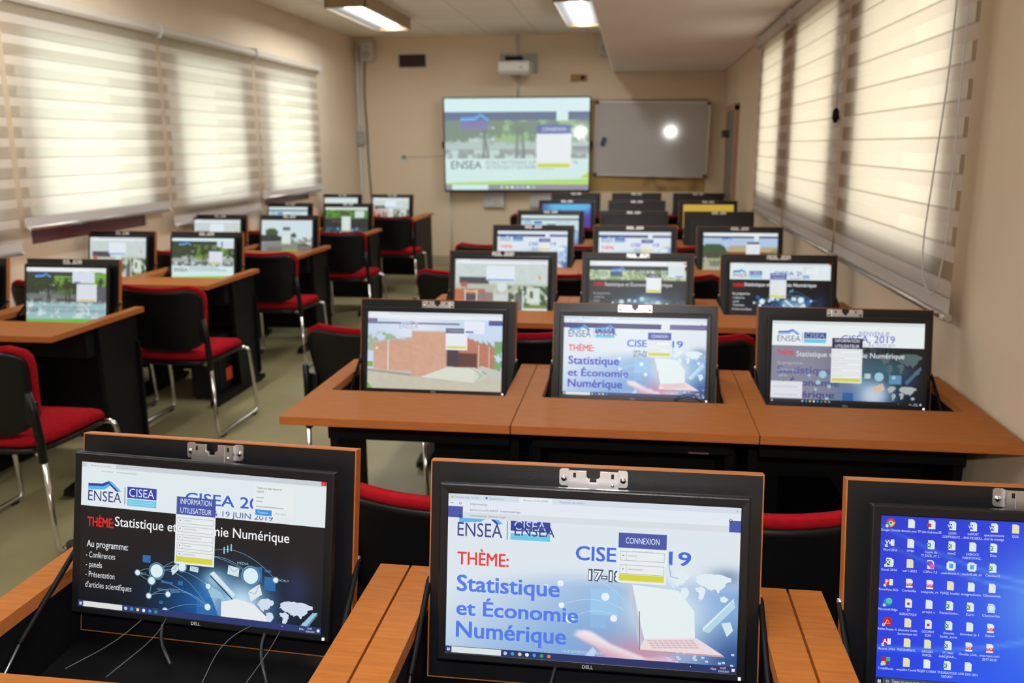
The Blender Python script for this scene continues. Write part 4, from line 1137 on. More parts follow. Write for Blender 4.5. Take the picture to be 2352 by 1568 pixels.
def scr_mixed(s, n=72):
    def f(U, V):
        c = dark_base(U, V)
        c = mixc(c, (0.56, 0.56, 0.64), sst(0.95, 0.25, U) * 0.95)
        c = mixc(c, (0.22, 0.45, 0.52), np.exp(-((U - 0.75) / 0.18) ** 2 - ((V - 0.55) / 0.16) ** 2) * 0.7)
        c = mixc(c, (0.78, 0.82, 0.90), np.exp(-((U - 0.68) / 0.07) ** 2 - ((V - 0.90) / 0.12) ** 2) * 0.9)
        return c
    s.base(f, n)
    s.rect(0, 0, 1, 0.30, (0.93, 0.96, 0.96), 1); s.rect(0, 0, 1, 0.04, (0.86, 0.89, 0.90), 2)
    roof(s, 0.040, 0.19, 0.10, 0.17, 3, (0.30, 0.36, 0.72), (0.55, 0.74, 0.95)); s.text('ENSEA', 0.035, 0.25, 0.07, (0.34, 0.36, 0.55), 4, w=0.155)
    s.rect(0.20, 0.14, 0.203, 0.26, (0.4, 0.4, 0.6), 4); s.rect(0.212, 0.135, 0.360, 0.21, (0.22, 0.28, 0.58), 4); s.text('CISEA', 0.22, 0.20, 0.055, (0.65, 0.70, 0.88), 5, w=0.13); s.rect(0.212, 0.218, 0.360, 0.262, CY, 4)
    s.text('BIENVENUE', 0.575, 0.165, 0.055, (0.50, 0.52, 0.80), 4, w=0.20); s.text('CISEA, 2019', 0.46, 0.245, 0.085, (0.42, 0.46, 0.78), 5, w=0.35, bold=0.01); s.text('17, 18 & 19 JUIN 2019', 0.60, 0.29, 0.035, (0.55, 0.57, 0.75), 4, w=0.21)
    s.text('A 2019', 0.605, 0.375, 0.075, (0.10, 0.14, 0.16), 4, w=0.235, bold=0.015); s.text('THÈME:', 0.035, 0.42, 0.06, (0.85, 0.25, 0.30), 4, w=0.12, bold=0.02)
    s.text('Statistique et Économie Numérique', 0.165, 0.43, 0.062, (0.86, 0.88, 0.90), 5, w=0.71, bold=0.01)
    s.text('Statistique', 0.04, 0.64, 0.085, (0.36, 0.36, 0.62), 4, w=0.36, bold=0.02); s.text('et Économie', 0.035, 0.79, 0.08, (0.30, 0.31, 0.50), 4, w=0.42, bold=0.02); s.text('Numérique', 0.035, 0.935, 0.085, (0.26, 0.28, 0.55), 4, w=0.39, bold=0.02)
    for t, vv, ww in (('Au programme:', .53, .17), ('- Conférences', .61, .12), ('- panels', .68, .07)): s.text(t, 0.04, vv, 0.035, (0.75, 0.77, 0.82), 5, w=ww)
    for u, v, r in ((0.345, .645, .026), (0.255, .66, .010), (0.315, .745, .016), (0.39, .79, .012), (0.30, .83, .010), (0.375, .94, .011), (0.715, .655, .030), (0.81, .66, .012)):
        s.disc(u, v, r, (0.62, 0.80, 0.86), 6)
    s.rect(0.62, .62, .66, .68, (0.72, 0.82, 0.84), 4); s.rect(0.78, .63, .86, .74, (0.35, 0.58, 0.70), 4); s.rect(.48, .86, .55, .97, (0.20, 0.38, 0.62), 3)
    envelope(s, 0.715, 0.80, 0.07, 0.09, -0.4, (0.86, 0.76, 0.68)); worldmap(s, 0.77, 0.76, 0.96, 0.95, (0.68, 0.72, 0.70), 4); worldmap(s, 0.72, 0.36, 0.99, 0.66, (0.33, 0.40, 0.42), 3)
    s.poly([(0.88, 0.72), (0.98, 0.52), (0.99, 0.55), (0.90, 0.74)], (0.30, 0.42, 0.50), 5)
    s.rect(0, 0.74, 0.212, 0.945, (0.89, 0.90, 0.93), 6)
    for vv in (.80, .90): s.rect(0.02, vv, 0.18, vv + .012, (0.78, 0.80, 0.84), 7)
    form(s, 0.40, 0.60, 0.195, 0.325, ['INFORMATION', 'UTILISATEUR'], 0.74, 5, (0.14, 0.16, 0.28), cap=0.038)
    taskbar(s, c=(0.08, 0.10, 0.13), sc=(0.14, 0.16, 0.18), icons=8, su=0.20)

def house_fn(U, V):
    c = np.zeros(U.shape + (3,)) + np.array((0.80, 0.85, 0.84))
    nz = fbm(U, V, 30, 11)
    c = mixc(c, (0.30, 0.30, 0.33), ((V > 0.34) & (V < 0.46) & (U > 0.04) & (U < 0.36) & (V > 0.34 + 0.2 * np.clip(0.07 - U, 0, 1))).astype(float))
    c = mixc(c, (0.74, 0.76, 0.70), ((V > 0.46) & (V < 0.66)).astype(float))
    c = mixc(c, (0.76, 0.44, 0.32), ((V > 0.56) & (V < 0.80) & (U < 0.33)).astype(float))
    c = mixc(c, (0.72, 0.40, 0.28), ((V > 0.42) & (V < 0.52) & (U > 0.06) & (U < 0.13)).astype(float))
    c = mixc(c, (0.36, 0.32, 0.36), ((V > 0.66) & (V < 0.96) & (U > 0.10) & (U < 0.24)).astype(float))
    c = mixc(c, (0.60, 0.50, 0.48), ((V > 0.62) & (U > 0.24) & (U < 0.42)).astype(float))
    c = mixc(c, (0.80, 0.78, 0.70), ((V > 0.78)).astype(float) * 0.8)
    veg = ((nz > 0.47) & (V > 0.50) & (V < 0.88) & (U > 0.58)).astype(float)
    c = mixc(c, (0.24, 0.36, 0.20), veg)
    c = mixc(c, (0.84, 0.88, 0.84), ((V > 0.52) & (V < 0.82) & (U > 0.78) & (U < 0.92)).astype(float))
    c = mixc(c, (0.30, 0.36, 0.34), ((V > 0.60) & (V < 0.72) & (U > 0.81) & (U < 0.845)).astype(float))
    c = mixc(c, (0.40, 0.52, 0.26), ((V > 0.84) & (V < 0.92) & (U > 0.74)).astype(float))
    c = mixc(c, (0.88, 0.90, 0.86), ((V > 0.92)).astype(float))
    return c + (nz[..., None] - 0.5) * 0.08
def scr_house(s, n=56):
    s.base(house_fn, n)
    browser(s, 0.04, 0.085)
    for u in (0.105, 0.23, 0.425, 0.56, 0.645, 0.73): s.rect(u, 0.58, u + 0.014, 1.0 if u < .3 else 0.92, (0.84, 0.86, 0.82), 1)
    s.rect(0.10, 0.60, 0.25, 0.625, (0.82, 0.80, 0.74), 1); s.rect(0.65, 0.66, 0.73, 0.96, (0.42, 0.42, 0.42), 2)
    s.rect(0.34, 0.125, 0.645, 0.40, (0.90, 0.94, 0.97), 3); s.rect(0.35, 0.375, 0.635, 0.398, (0.35, 0.60, 0.92), 4)
    s.rect(0.46, 0.44, 0.56, 0.54, (0.86, 0.90, 0.89), 3); s.disc(0.51, 0.53, 0.05, (0.86, 0.90, 0.89), 3)
    s.poly([(0.90, 0.27), (0.935, 0.36), (0.91, 0.37)], (0.93, 0.42, 0.16), 3)

def trees_fn(U, V, hi=0.0):
    n1, n2, n3 = fbm(U, V, 9, 21), fbm(U, V, 28, 33), fbm(U, V, 16, 44)
    c = np.zeros(U.shape + (3,)) + np.array((0.78, 0.84, 0.84))
    can = sst(0.46, 0.54, n2 * 0.55 + n1 * 0.45 + 0.22 * np.exp(-((V - 0.30) / 0.14) ** 2) - 0.30 * sst(0.42, 0.58, V))
    c = mixc(c, (0.22, 0.27, 0.16), can)
    c = mixc(c, (0.46, 0.62, 0.22), can * sst(0.50, 0.60, n3) * (U > 0.35))
    c = mixc(c, (0.55, 0.56, 0.54), ((V > 0.47) & (V < 0.56)).astype(float) * 0.55)
    c = mixc(c, (0.42, 0.40, 0.38), ((V > 0.55) & (V < 0.66)).astype(float) * sst(0.40, 0.6, n2))
    for tu, sl in ((0.27, 0.05), (0.30, -0.10), (0.50, 0.03), (0.55, -0.05)):
        d = np.abs(U - tu - sl * (0.6 - V))
        c = mixc(c, (0.20, 0.17, 0.15), np.exp(-(d / 0.009) ** 2) * ((V > 0.30) & (V < 0.66)))
    return c * (1 - hi) + hi * np.array((0.80, 0.90, 0.88))
def scr_trees(s, n=64, hi=0.0, big=False, low=False):
    s.base(lambda U, V: trees_fn(U, V, hi), n)
    k = (lambda c: tuple(np.array(c) * (1 - hi * 0.75) + hi * 0.75 * np.array((0.80, 0.86, 0.88))))
    top = 0.145 if big else 0.07
    s.rect(0, 0, 1, top, (0.86, 0.96, 0.96), 1)
    s.rect(0, top, 1, top + 0.09, k((0.22, 0.26, 0.42)) if big else (0.20, 0.23, 0.26), 1)
    if big:
        s.rect(0.775, top, 0.855, top + 0.098, (0.86, 0.96, 0.95), 2)
        s.grad(0.11, 0.24, 0.30, 0.34, k((.36, .30, .60)), k((.36, .30, .60)), k((.40, .36, .55)), k((.40, .36, .55)), 2)
    roof(s, 0.11, 0.315, top + 0.02, top + 0.10, 3, k((0.20, 0.30, 0.75)), (0.45, 0.75, 0.98))
    s.rect(0, 0.655, 1, 1, (0.84, 0.94, 0.93), 2)
    s.text('ENSEA', 0.04, 0.765 if big else 0.79, 0.085, k((0.25, 0.27, 0.30)), 4, w=0.215, bold=0.012)
    s.text('ECOLE NATIONALE SUPERIEURE', 0.285, 0.715, 0.040, k((0.35, 0.37, 0.40)), 4, w=0.47); s.text("DE STATISTIQUE ET D'ECONOMIE APPLIQUEE", 0.285, 0.770, 0.040, k((0.35, 0.37, 0.40)), 4, w=0.60 if not big else 0.47)
    s.poly([(0, 0.92), (0.5, 0.895), (1, 0.875), (1, 1.0), (0, 1.0)], (0.58, 0.82, 0.30) if not big else (0.72, 0.89, 0.50), 3)
    if big:
        form(s, 0.640, 0.875, 0.285, 0.385, ['CONNEXION'], 0.76, 0, k((0.22, 0.26, 0.58)), cap=0.040)
        s.rect(0.648, 0.722, 0.865, 0.752, (0.78, 0.88, 0.35), 8)
        s.grad(0.885, 0.52, 1.0, 0.60, k((.4, .38, .4)), k((.4, .38, .4)), (.7, .75, .76), (.7, .75, .76), 2)
        s.text('TE', 0.89, 0.715, 0.035, k((0.35, 0.37, 0.40)), 4); s.poly([(0.94, 0.86), (1.0, 0.80), (1.0, 0.87), (0.97, 0.87)], (0.80, 0.85, 0.40), 5)
        s.rect(0, 0.94, 1, 1, (0.60, 0.60, 0.64), 5); s.rect(0.045, 0.943, 0.30, 0.997, (0.84, 0.95, 0.94), 6)
        for q in range(7): s.disc(0.395 + 0.037 * q, 0.97, 0.009, [(0.75, 0.9, 0.95), (0.9, 0.95, 0.6), (0.95, 1, 1), (0.70, 0.82, 0.98), (0.68, 0.84, 1), (0.95, 1, 1), (0.7, 0.85, 0.8)][q], 6)
    else:
        s.rect(0.73, 0.06, 0.80, 0.20, (0.84, 0.87, 0.92), 5); s.rect(0.82, 0.06, 1.0, 0.235, (0.86, 0.88, 0.95), 5)
        s.rect(0.62, 0.25, 0.79, 0.31, (0.30, 0.33, 0.40), 5); s.rect(0.60, 0.31, 0.82, 0.60, (0.87, 0.89, 0.94), 5); s.rect(0.61, 0.555, 0.80, 0.59, (0.85, 0.78, 0.35), 6)

def scr_trees_dark(s, n=64):
    def f(U, V):
        c = trees_fn(U, V)
        c = mixc(c, (0.22, 0.22, 0.22), sst(0.30, 0.34, V) * (V < 0.62) * 0.45)
        c = mixc(c, (0.48, 0.70, 0.26), ((V > 0.14) & (V < 0.32) & (U > 0.35) & (fbm(U, V, 14, 8) > 0.48)).astype(float) * 0.8)
        c = mixc(c, (0.62, 0.76, 0.78), sst(0.60, 0.66, V))
        c = mixc(c, (0.88, 0.92, 0.92), ((fbm(U, V, 18, 14) > 0.55) & (V > 0.64) & (V < 0.9)).astype(float) * 0.8)
        c = mixc(c, (0.36, 0.36, 0.40), ((U > 0.9) & (V > 0.33) & (V < 0.6)).astype(float))
        return c
    s.base(f, n)
    browser(s, 0.0, 0.075); s.rect(0, 0.075, 0.60, 0.15, (0.25, 0.26, 0.29), 1)
    roof(s, 0.11, 0.31, 0.10, 0.18, 3, (0.2, 0.35, 0.75), (0.42, 0.68, 0.98))
    s.text('ENSEA', -0.0 + 0.0, 0.80, 0.085, (0.30, 0.34, 0.36), 4, w=0.15, bold=0.015); s.text('ECOLE NATIONALE SUPERIEURE', 0.20, 0.74, 0.05, (0.40, 0.46, 0.48), 4, w=0.55); s.text("DE STATISTIQUE ET D'ECONOMIE APPLIQUEE", 0.20, 0.80, 0.05, (0.40, 0.46, 0.48), 4, w=0.78)
    s.poly([(0, 0.935), (1, 0.905), (1, 0.985), (0, 0.985)], (0.45, 0.74, 0.28), 3); s.rect(0, 0.985, 0.30, 1, (0.92, 0.94, 0.94), 4)
    s.rect(0.58, 0.08, 0.86, 0.27, (0.86, 0.88, 0.94), 5); s.rect(0.60, 0.245, 0.68, 0.265, (0.42, 0.44, 0.86), 6); s.rect(0.635, 0.29, 0.885, 0.60, (0.88, 0.89, 0.93), 5); s.rect(0.65, 0.565, 0.865, 0.59, (0.88, 0.76, 0.40), 6)

def scr_greenhead(s, n=60):
    def f(U, V):
        c = dark_base(U, V) * 0.8 + 0.14
        nz = fbm(U, V, 26, 17)
        c = mixc(c, (0.56, 0.66, 0.46), ((V > 0.16) & (V < 0.36)).astype(float)); c = mixc(c, (0.82, 0.87, 0.78), ((V > 0.16) & (V < 0.36) & (nz > 0.52)).astype(float) * 0.8)
        c = mixc(c, (0.38, 0.52, 0.55), ((V > 0.70) & (nz > 0.50)).astype(float) * 0.5)
        return c
    s.base(f, n)
    browser(s, 0.0, 0.09); s.rect(0.975, 0.02, 1.0, 0.05, (0.90, 0.20, 0.20), 3); s.rect(0, 0.10, 0.68, 0.16, (0.20, 0.22, 0.32), 2); s.rect(0.74, 0.10, 0.82, 0.16, (0.22, 0.23, 0.33), 2)
    roof(s, 0.24, 0.385, 0.10, 0.19, 4, (0.2, 0.35, 0.7), (0.38, 0.66, 0.98)); s.text('ENSEA', 0.035, 0.28, 0.08, (0.36, 0.44, 0.36), 4, w=0.16); s.rect(0.215, 0.19, 0.34, 0.285, (0.28, 0.38, 0.50), 3)
    s.text('CISEA 2019', 0.46, 0.255, 0.075, (0.38, 0.46, 0.44), 4, w=0.36, bold=0.015); s.text('THÈME:', 0.04, 0.46, 0.06, (0.90, 0.12, 0.12), 4, w=0.11, bold=0.03)
    s.text('Statistique et Économie Numérique', 0.16, 0.465, 0.065, (0.85, 0.86, 0.86), 4, w=0.70, bold=0.012)
    for t, vv, ww in (('Au programme:', .62, .18), ('- Conférences', .69, .12), ('- panels', .76, .07), ('- Présentation', .83, .13)): s.text(t, 0.04, vv, 0.04, (0.72, 0.74, 0.76), 4, w=ww)
    for u, v, r in ((0.34, .76, .026), (0.42, .73, .018), (0.55, .70, .022), (0.60, .80, .020), (0.72, .78, .028), (0.31, .84, .014), (0.48, .74, .016), (0.25, .77, .011), (0.66, .86, .018), (0.74, .87, .02), (0.81, .79, .012)): s.disc(u, v, r, (0.72, 0.88, 0.90), 4)
    s.rect(0.815, 0.09, 0.985, 0.29, (0.86, 0.91, 0.91), 5); s.rect(0.89, 0.262, 0.97, 0.28, (0.45, 0.42, 0.85), 6)
    form(s, 0.595, 0.745, 0.235, 0.30, ['CONNEXION'], 0.575, 0, (0.22, 0.25, 0.30), cap=0.03)

def hall_fn(U, V):
    nz = fbm(U, V, 26, 51)
    c = np.zeros(U.shape + (3,)) + np.array((0.70, 0.80, 0.92))
    c = mixc(c, (0.74, 0.66, 0.52), ((V > 0.30) & (V < 0.46) & (U > 0.33) & (V > 0.30 + np.abs(U - 0.55) * 0.12)).astype(float))
    c = mixc(c, (0.48, 0.26, 0.15), ((V > 0.46) & (V < 0.62) & (U > 0.30)).astype(float))
    c = mixc(c, (0.24, 0.34, 0.20), ((np.hypot((U - 0.13) / 0.20, (V - 0.45) / 0.19) < 0.85 + 0.3 * nz)).astype(float))
    c = mixc(c, (0.34, 0.24, 0.17), ((V > 0.50) & (V < 0.63) & (U < 0.30)).astype(float) * sst(.4, .6, nz))
    c = mixc(c, (0.70, 0.68, 0.58), (V > 0.63).astype(float)); c = mixc(c, (0.45, 0.47, 0.38), ((V > 0.66) & (V < 0.82) & (U < 0.45) & (nz > 0.45)).astype(float))
    c = mixc(c, (0.40, 0.50, 0.32), ((U > 0.86) & (V > 0.40) & (nz > 0.46)).astype(float))
    return c
def scr_hall(s, n=56):
    s.base(hall_fn, n)
    browser(s, 0.0, 0.08); s.rect(0, 0.085, 0.68, 0.125, (0.12, 0.13, 0.17), 2); s.rect(0.75, 0.085, 1, 0.125, (0.12, 0.13, 0.17), 2); s.rect(0.69, 0.08, 0.745, 0.20, (0.88, 0.92, 0.95), 2)
    roof(s, 0.25, 0.40, 0.11, 0.18, 3, (0.3, 0.42, 0.8), (0.40, 0.66, 0.95))
    s.rect(0.59, 0.225, 0.755, 0.27, (0.16, 0.17, 0.24), 4); s.rect(0.58, 0.27, 0.765, 0.60, (0.90, 0.92, 0.94), 4); s.rect(0.59, 0.555, 0.755, 0.585, (0.86, 0.84, 0.55), 5)
    for k in range(9): s.rect(0.03 + 0.05 * k, 0.66, 0.036 + 0.05 * k, 0.90, (0.62, 0.64, 0.56), 2)
    s.rect(0.03, 0.66, 0.45, 0.675, (0.66, 0.68, 0.60), 2)

def lawn_fn(U, V):
    nz = fbm(U, V, 24, 61)
    c = np.zeros(U.shape + (3,)) + np.array((0.82, 0.89, 0.92))
    c = mixc(c, (0.26, 0.34, 0.18), ((np.hypot((U - 0.20) / 0.13, (V - 0.36) / 0.13) < 0.8 + .4 * nz)).astype(float))
    c = mixc(c, (0.22, 0.21, 0.22), ((V > 0.42) & (V < 0.62) & (U < 0.40) & (V > 0.40 + 0.3 * np.abs(U - 0.15))).astype(float))
    c = mixc(c, (0.24, 0.30, 0.20), ((np.hypot((U - 0.64) / 0.06, (V - 0.45) / 0.07) < 0.7 + .6 * nz)).astype(float))
    c = mixc(c, (0.50, 0.48, 0.40), ((V > 0.50) & (V < 0.74) & (U > 0.58)).astype(float) * sst(.35, .6, nz))
    c = mixc(c, (0.52, 0.53, 0.52), (V > 0.62).astype(float) * (U < 0.72)); c = mixc(c, (0.46, 0.44, 0.38), ((V > 0.72) & (U >= 0.72)).astype(float))
    c = mixc(c, (0.34, 0.35, 0.30), ((V > 0.74) & (np.abs(U - 0.22 - 0.25 * (1 - V)) < 0.14) & (V > 0.80)).astype(float) * 0.5)
    c = mixc(c, (0.50, 0.72, 0.18), (np.hypot((U - 0.58) / 0.22, (V - 1.0) / 0.16) < 1).astype(float))
    return c
def scr_lawn(s, n=56):
    s.base(lawn_fn, n)
    s.rect(0, 0, 1, 0.05, (0.84, 0.88, 0.90), 1)
    s.rect(0.42, 0.20, 0.57, 0.30, (0.40, 0.42, 0.46), 4); s.rect(0.40, 0.37, 0.575, 0.70, (0.86, 0.90, 0.88), 4); s.rect(0.41, 0.66, 0.565, 0.69, (0.85, 0.82, 0.55), 5)
    s.line([(0, 0.66), (0.40, 0.62)], 0.008, (0.72, 0.74, 0.74), 2); s.line([(0.03, 0.64), (0.03, 0.90)], 0.008, (0.66, 0.68, 0.68), 2); s.line([(0.70, 0.50), (0.70, 0.74)], 0.008, (0.70, 0.70, 0.66), 2)
    s.rect(0.74, 0.60, 0.90, 0.64, (0.62, 0.60, 0.54), 2); s.rect(0.72, 0.70, 0.92, 0.74, (0.22, 0.18, 0.22), 2)

def scr_green(s, n=48):
    def f(U, V):
        nz = fbm(U, V, 22, 71)
        c = np.zeros(U.shape + (3,)) + np.array((0.38, 0.58, 0.24))
        c = mixc(c, (0.20, 0.34, 0.14), sst(.4, .6, nz) * .8)
        c = mixc(c, (0.16, 0.17, 0.17), sst(0.36, 0.44, V)); c = mixc(c, (0.20, 0.42, 0.52), ((V > 0.70) & (nz > 0.47)).astype(float) * .8)
        return c
    s.base(f, n)
    s.rect(0, 0, 1, 0.09, (0.84, 0.90, 0.86), 1); s.rect(0.70, 0.12, 0.92, 0.36, (0.80, 0.88, 0.86), 3); s.rect(0.40, 0.18, 0.58, 0.28, (0.28, 0.32, 0.26), 3)
    s.rect(0.39, 0.32, 0.60, 0.84, (0.86, 0.90, 0.88), 4); s.rect(0.40, 0.78, 0.59, 0.82, (0.86, 0.82, 0.45), 5); s.text('THÈME: Statistique', 0.16, 0.52, 0.06, (0.60, 0.40, 0.40), 4, w=0.22)
    for u, v in ((0.30, .75), (0.65, .80), (0.75, .76), (0.36, .88), (0.70, .90), (0.55, .92)): s.disc(u, v, .02, (0.55, 0.80, 0.88), 4)

def scr_header(s, n=40, scroll=0.0):
    def f(U, V):
        c = light_base(U, V * 0.9)
        return mixc(c, (0.80, 0.90, 0.92), (V < 0.5).astype(float))
    s.base(f, n)
    s.rect(0, 0, 1, 0.08, (0.84, 0.90, 0.90), 1); s.rect(0, 0.10 + scroll, 1, 0.15 + scroll, (0.26, 0.32, 0.46), 1)
    roof(s, 0.05, 0.19, 0.16 + scroll, 0.22 + scroll, 3); s.text('ENSEA', 0.04, 0.29 + scroll, 0.06, (0.30, 0.40, 0.60), 4, w=0.15); s.rect(0.22, 0.19 + scroll, 0.36, 0.25 + scroll, (0.20, 0.38, 0.70), 3); s.rect(0.22, 0.255 + scroll, 0.36, 0.30 + scroll, CY, 3)
    s.text('CISEA 2019', 0.60, 0.24 + scroll, 0.05, (0.55, 0.62, 0.74), 4, w=0.26); s.rect(0.45, 0.27 + scroll, 0.60, 0.36 + scroll, (0.36, 0.40, 0.52), 5); s.rect(0.44, 0.36 + scroll, 0.61, 0.66 + scroll, (0.90, 0.93, 0.94), 5)
    s.poly([(0.84, 0.80), (0.98, 0.55), (0.99, 0.62), (0.88, 0.82)], (0.55, 0.78, 0.86), 4); worldmap(s, 0.70, 0.42, 0.98, 0.70, (0.50, 0.62, 0.68), 3)

def scr_blue(s, n=40):
    def f(U, V):
        c = np.zeros(U.shape + (3,)) + np.array((0.35, 0.72, 0.92))
        c = mixc(c, (0.20, 0.45, 0.82), sst(0.1, 0.5, V)); c = mixc(c, (0.30, 0.18, 0.62), sst(0.70, 1.1, U * 0.75 + V * 0.6))
        return mixc(c, (0.25, 0.35, 0.62), sst(0.25, 0.0, U) * .8)
    s.base(f, n); s.poly([(0.33, 0.30), (0.36, 0.17), (0.40, 0.32)], (0.12, 0.28, 0.42), 2)
def scr_yellow(s, n=24):
    s.base(lambda U, V: np.zeros(U.shape + (3,)) + np.array((0.80, 0.65, 0.22)), n)
    s.rect(0, 0, 1, 0.03, (0.86, 0.72, 0.34), 1); s.rect(0, 0, 0.03, 1, (0.84, 0.70, 0.30), 1)
def scr_pale(s, n=24):
    s.base(lambda U, V: np.zeros(U.shape + (3,)) + np.array((0.84, 0.91, 0.91)), n)
    s.rect(0, 0, 1, 0.05, (0.78, 0.84, 0.86), 1); s.rect(0.05, 0.9, 0.9, 1, (0.72, 0.50, 0.46), 1)
def scr_off(s, n=4):
    s.base(lambda U, V: np.zeros(U.shape + (3,)) + np.array((0.02, 0.02, 0.022)), n)

# ------------------------------------------------------------------ rows of desks, monitors and chairs
ROWS = [(-1.1078, 1.4996), (-1.0363, 3.0989), (-1.022, 4.5881), (-1.0383, 6.1365), (-1.0493, 7.53), (-1.022, 8.9847), (-1.022, 10.4068)]
LROWS = [4.0408, 5.4359, 6.8351, 8.3225, 9.90]
LX = -2.435
desk0 = make_desk(); mon0 = make_monitor(); chair0 = make_chair()
used = dict(desk=False, mon=False, chair=False)
def place(kind, proto, loc, rz, label, cat, group):
    if not used[kind]:
        used[kind] = True; o = proto
    else:
        o = copy_tree(proto)
    o.location = loc; o.rotation_euler = (0, 0, rz)
    tag(o, label, cat, group)
    return o
def monitor_at(x, yb, label, group, paint, yaw=0.0, dx=0.0, roll=0.0, logo=True, **kw):
    o = mon0 if not used['mon'] else copy_tree(mon0)
    used['mon'] = True
    o.location = (x + dx, yb + LID_Y, LID_Z)
    o.rotation_euler = (Matrix.Rotation(yaw, 3, 'Z') @ Matrix.Rotation(math.pi / 2 - TILT, 3, 'X') @ Matrix.Rotation(roll, 3, 'Z')).to_euler()
    o.scale = (1, 1, 1)
    tag(o, label, 'monitor', group)
    s = Scr(); paint(s, **kw)
    pend.append((s, o))
    if logo:
        vs, fs = text_geo('DELL', 0.012)
        k = 0.0058 / vs[:, 1].max()
        w = (vs[:, 0].max() - vs[:, 0].min()) * k
        MB().add([(-w / 2 + (a - vs[:, 0].min()) * k, MH0 + 0.0038 + b * k, 0.0523) for a, b in vs], fs).build('logo', M['logo'], o, fix=False)
    return o
pend = []
rowname = ['nearest row', 'second row', 'third row', 'fourth row', 'fifth row', 'sixth row', 'last row']
colname = ['left', 'middle', 'right']
RP = {(0, 0): (scr_dark, 'monitor with INFORMATION UTILISATEUR form on black page, nearest row', {}),
      (0, 1): (scr_light, 'monitor with CONNEXION box and big light blue Statistique lines, nearest row', {}),
      (0, 2): (scr_desktop, 'monitor showing blue desktop full of icons, cut by right picture edge', {}),
      (1, 0): (scr_brick, 'monitor showing photo of brick building with pale steps', {}),
      (1, 1): (scr_light, 'monitor with violet-blue Statistique lines, middle of second row', dict(mode='bars', tc=(0.33, 0.33, 0.80), n=60)),
      (1, 2): (scr_mixed, 'monitor showing two pages blended, CISEA 2019 in grey, second row by wall', {}),
      (2, 0): (scr_house, 'monitor showing house photo with pale dialog box, third row left', {}),
      (2, 1): (scr_greenhead, 'monitor with greenish header over dark page, middle of third row', {}),
      (2, 2): (scr_dark, 'monitor with CISEA header and black page, right of third row', dict(n=48, small=False)),
      (3, 0): (scr_light, 'monitor with white logo page and red heading, left of fourth row', dict(mode='bars', n=40, detail=False)),
      (3, 1): (scr_light, 'monitor with white logo page, middle of fourth row', dict(mode='bars', n=40, detail=False, tc=(0.3, 0.4, 0.8))),
      (3, 2): (scr_hall, 'monitor showing thatched hall and fence, right of fourth row', {}),
      (4, 0): (scr_header, 'monitor with pale page partly hidden, left of fifth row', {}),
      (4, 1): (scr_off, 'dark switched-off monitor, middle of fifth row', {}),
      (4, 2): (scr_off, 'dark switched-off monitor in front of the yellow one', {}),
      (5, 0): (scr_blue, 'monitor glowing blue and violet, left of sixth row', {}),
      (5, 1): (scr_off, 'dark switched-off monitor, middle of sixth row', {}),
      (5, 2): (scr_yellow, 'monitor glowing plain yellow, right of sixth row', {}),
      (6, 0): (scr_off, 'dark switched-off monitor, left of last right-hand row', {}),
      (6, 1): (scr_off, 'dark switched-off monitor, middle of last right-hand row', {}),
      (6, 2): (scr_off, 'dark switched-off monitor, right of last right-hand row near door', {})}
MON = {}
for i, (rx, ry) in enumerate(ROWS):
    for j in range(3):
        x = rx + (j + 0.5) * W
        if i == 0: x += (0, 0.0015, 0.003)[j]
        yaw = R(-3.0) if (i, j) == (0, 0) else 0.0
        lab = 'orange-brown flip-lid computer desk, %s seat of the %s on the right' % (colname[j], rowname[i])
        if (i, j) == (1, 0):
            o = make_desk(panel=(-0.03, 0.346)); o.location = (x, ry, 0); tag(o, lab, 'desk', 'computer desks in the right-hand rows')
        elif yaw:
            o = make_desk(lid_yaw=yaw, lid_dy=0.045, lid_dx=-0.011, lid_sx=0.975); o.location = (x, ry, 0); tag(o, lab, 'desk', 'computer desks in the right-hand rows')
        else:
            place('desk', desk0, (x, ry, 0), 0, lab, 'desk', 'computer desks in the right-hand rows')
        fn, ml, kw = RP[(i, j)]
        MON[(i, j)] = monitor_at(x, ry + (0.042 if yaw else 0), ml, 'monitors in the right-hand rows', fn, yaw=yaw, dx=-0.013 if yaw else 0.0, roll=R(-0.7) if yaw else 0.0, logo=i < 3, **kw)
strip_desk = [o for o in COL.objects if o.get('label', '').endswith('middle seat of the second row on the right')][0]
MB().box(0.178, 0.240, -0.4435, -0.4405, 0.588, 0.592).build('steel_strip', M['steel'], strip_desk)
LP = {(0, 0): (scr_trees_dark, 'monitor with tree photo and green band, nearest left-hand row', {}),
      (0, 1): (scr_trees, 'monitor almost wholly beyond the left picture edge', dict(n=24)),
      (1, 0): (scr_trees, 'monitor with tree photo above white ENSEA strip, second left-hand row', {}),
      (1, 1): (scr_house, 'monitor showing house photo, under the maroon window sill', {}),
      (2, 0): (scr_lawn, 'monitor showing road and bright lawn, third left-hand row', {}),
      (2, 1): (scr_house, 'monitor showing house photo, third left-hand row by the wall', dict(n=40)),
      (3, 0): (scr_green, 'monitor with green header over dark page, fourth left-hand row', {}),
      (3, 1): (scr_header, 'monitor with white page and dark bar, fourth left-hand row by wall', {}),
      (4, 0): (scr_house, 'monitor showing house photo, last left-hand row by the aisle', dict(n=32)),
      (4, 1): (scr_pale, 'monitor with plain pale page, last left-hand row by the wall', {})}
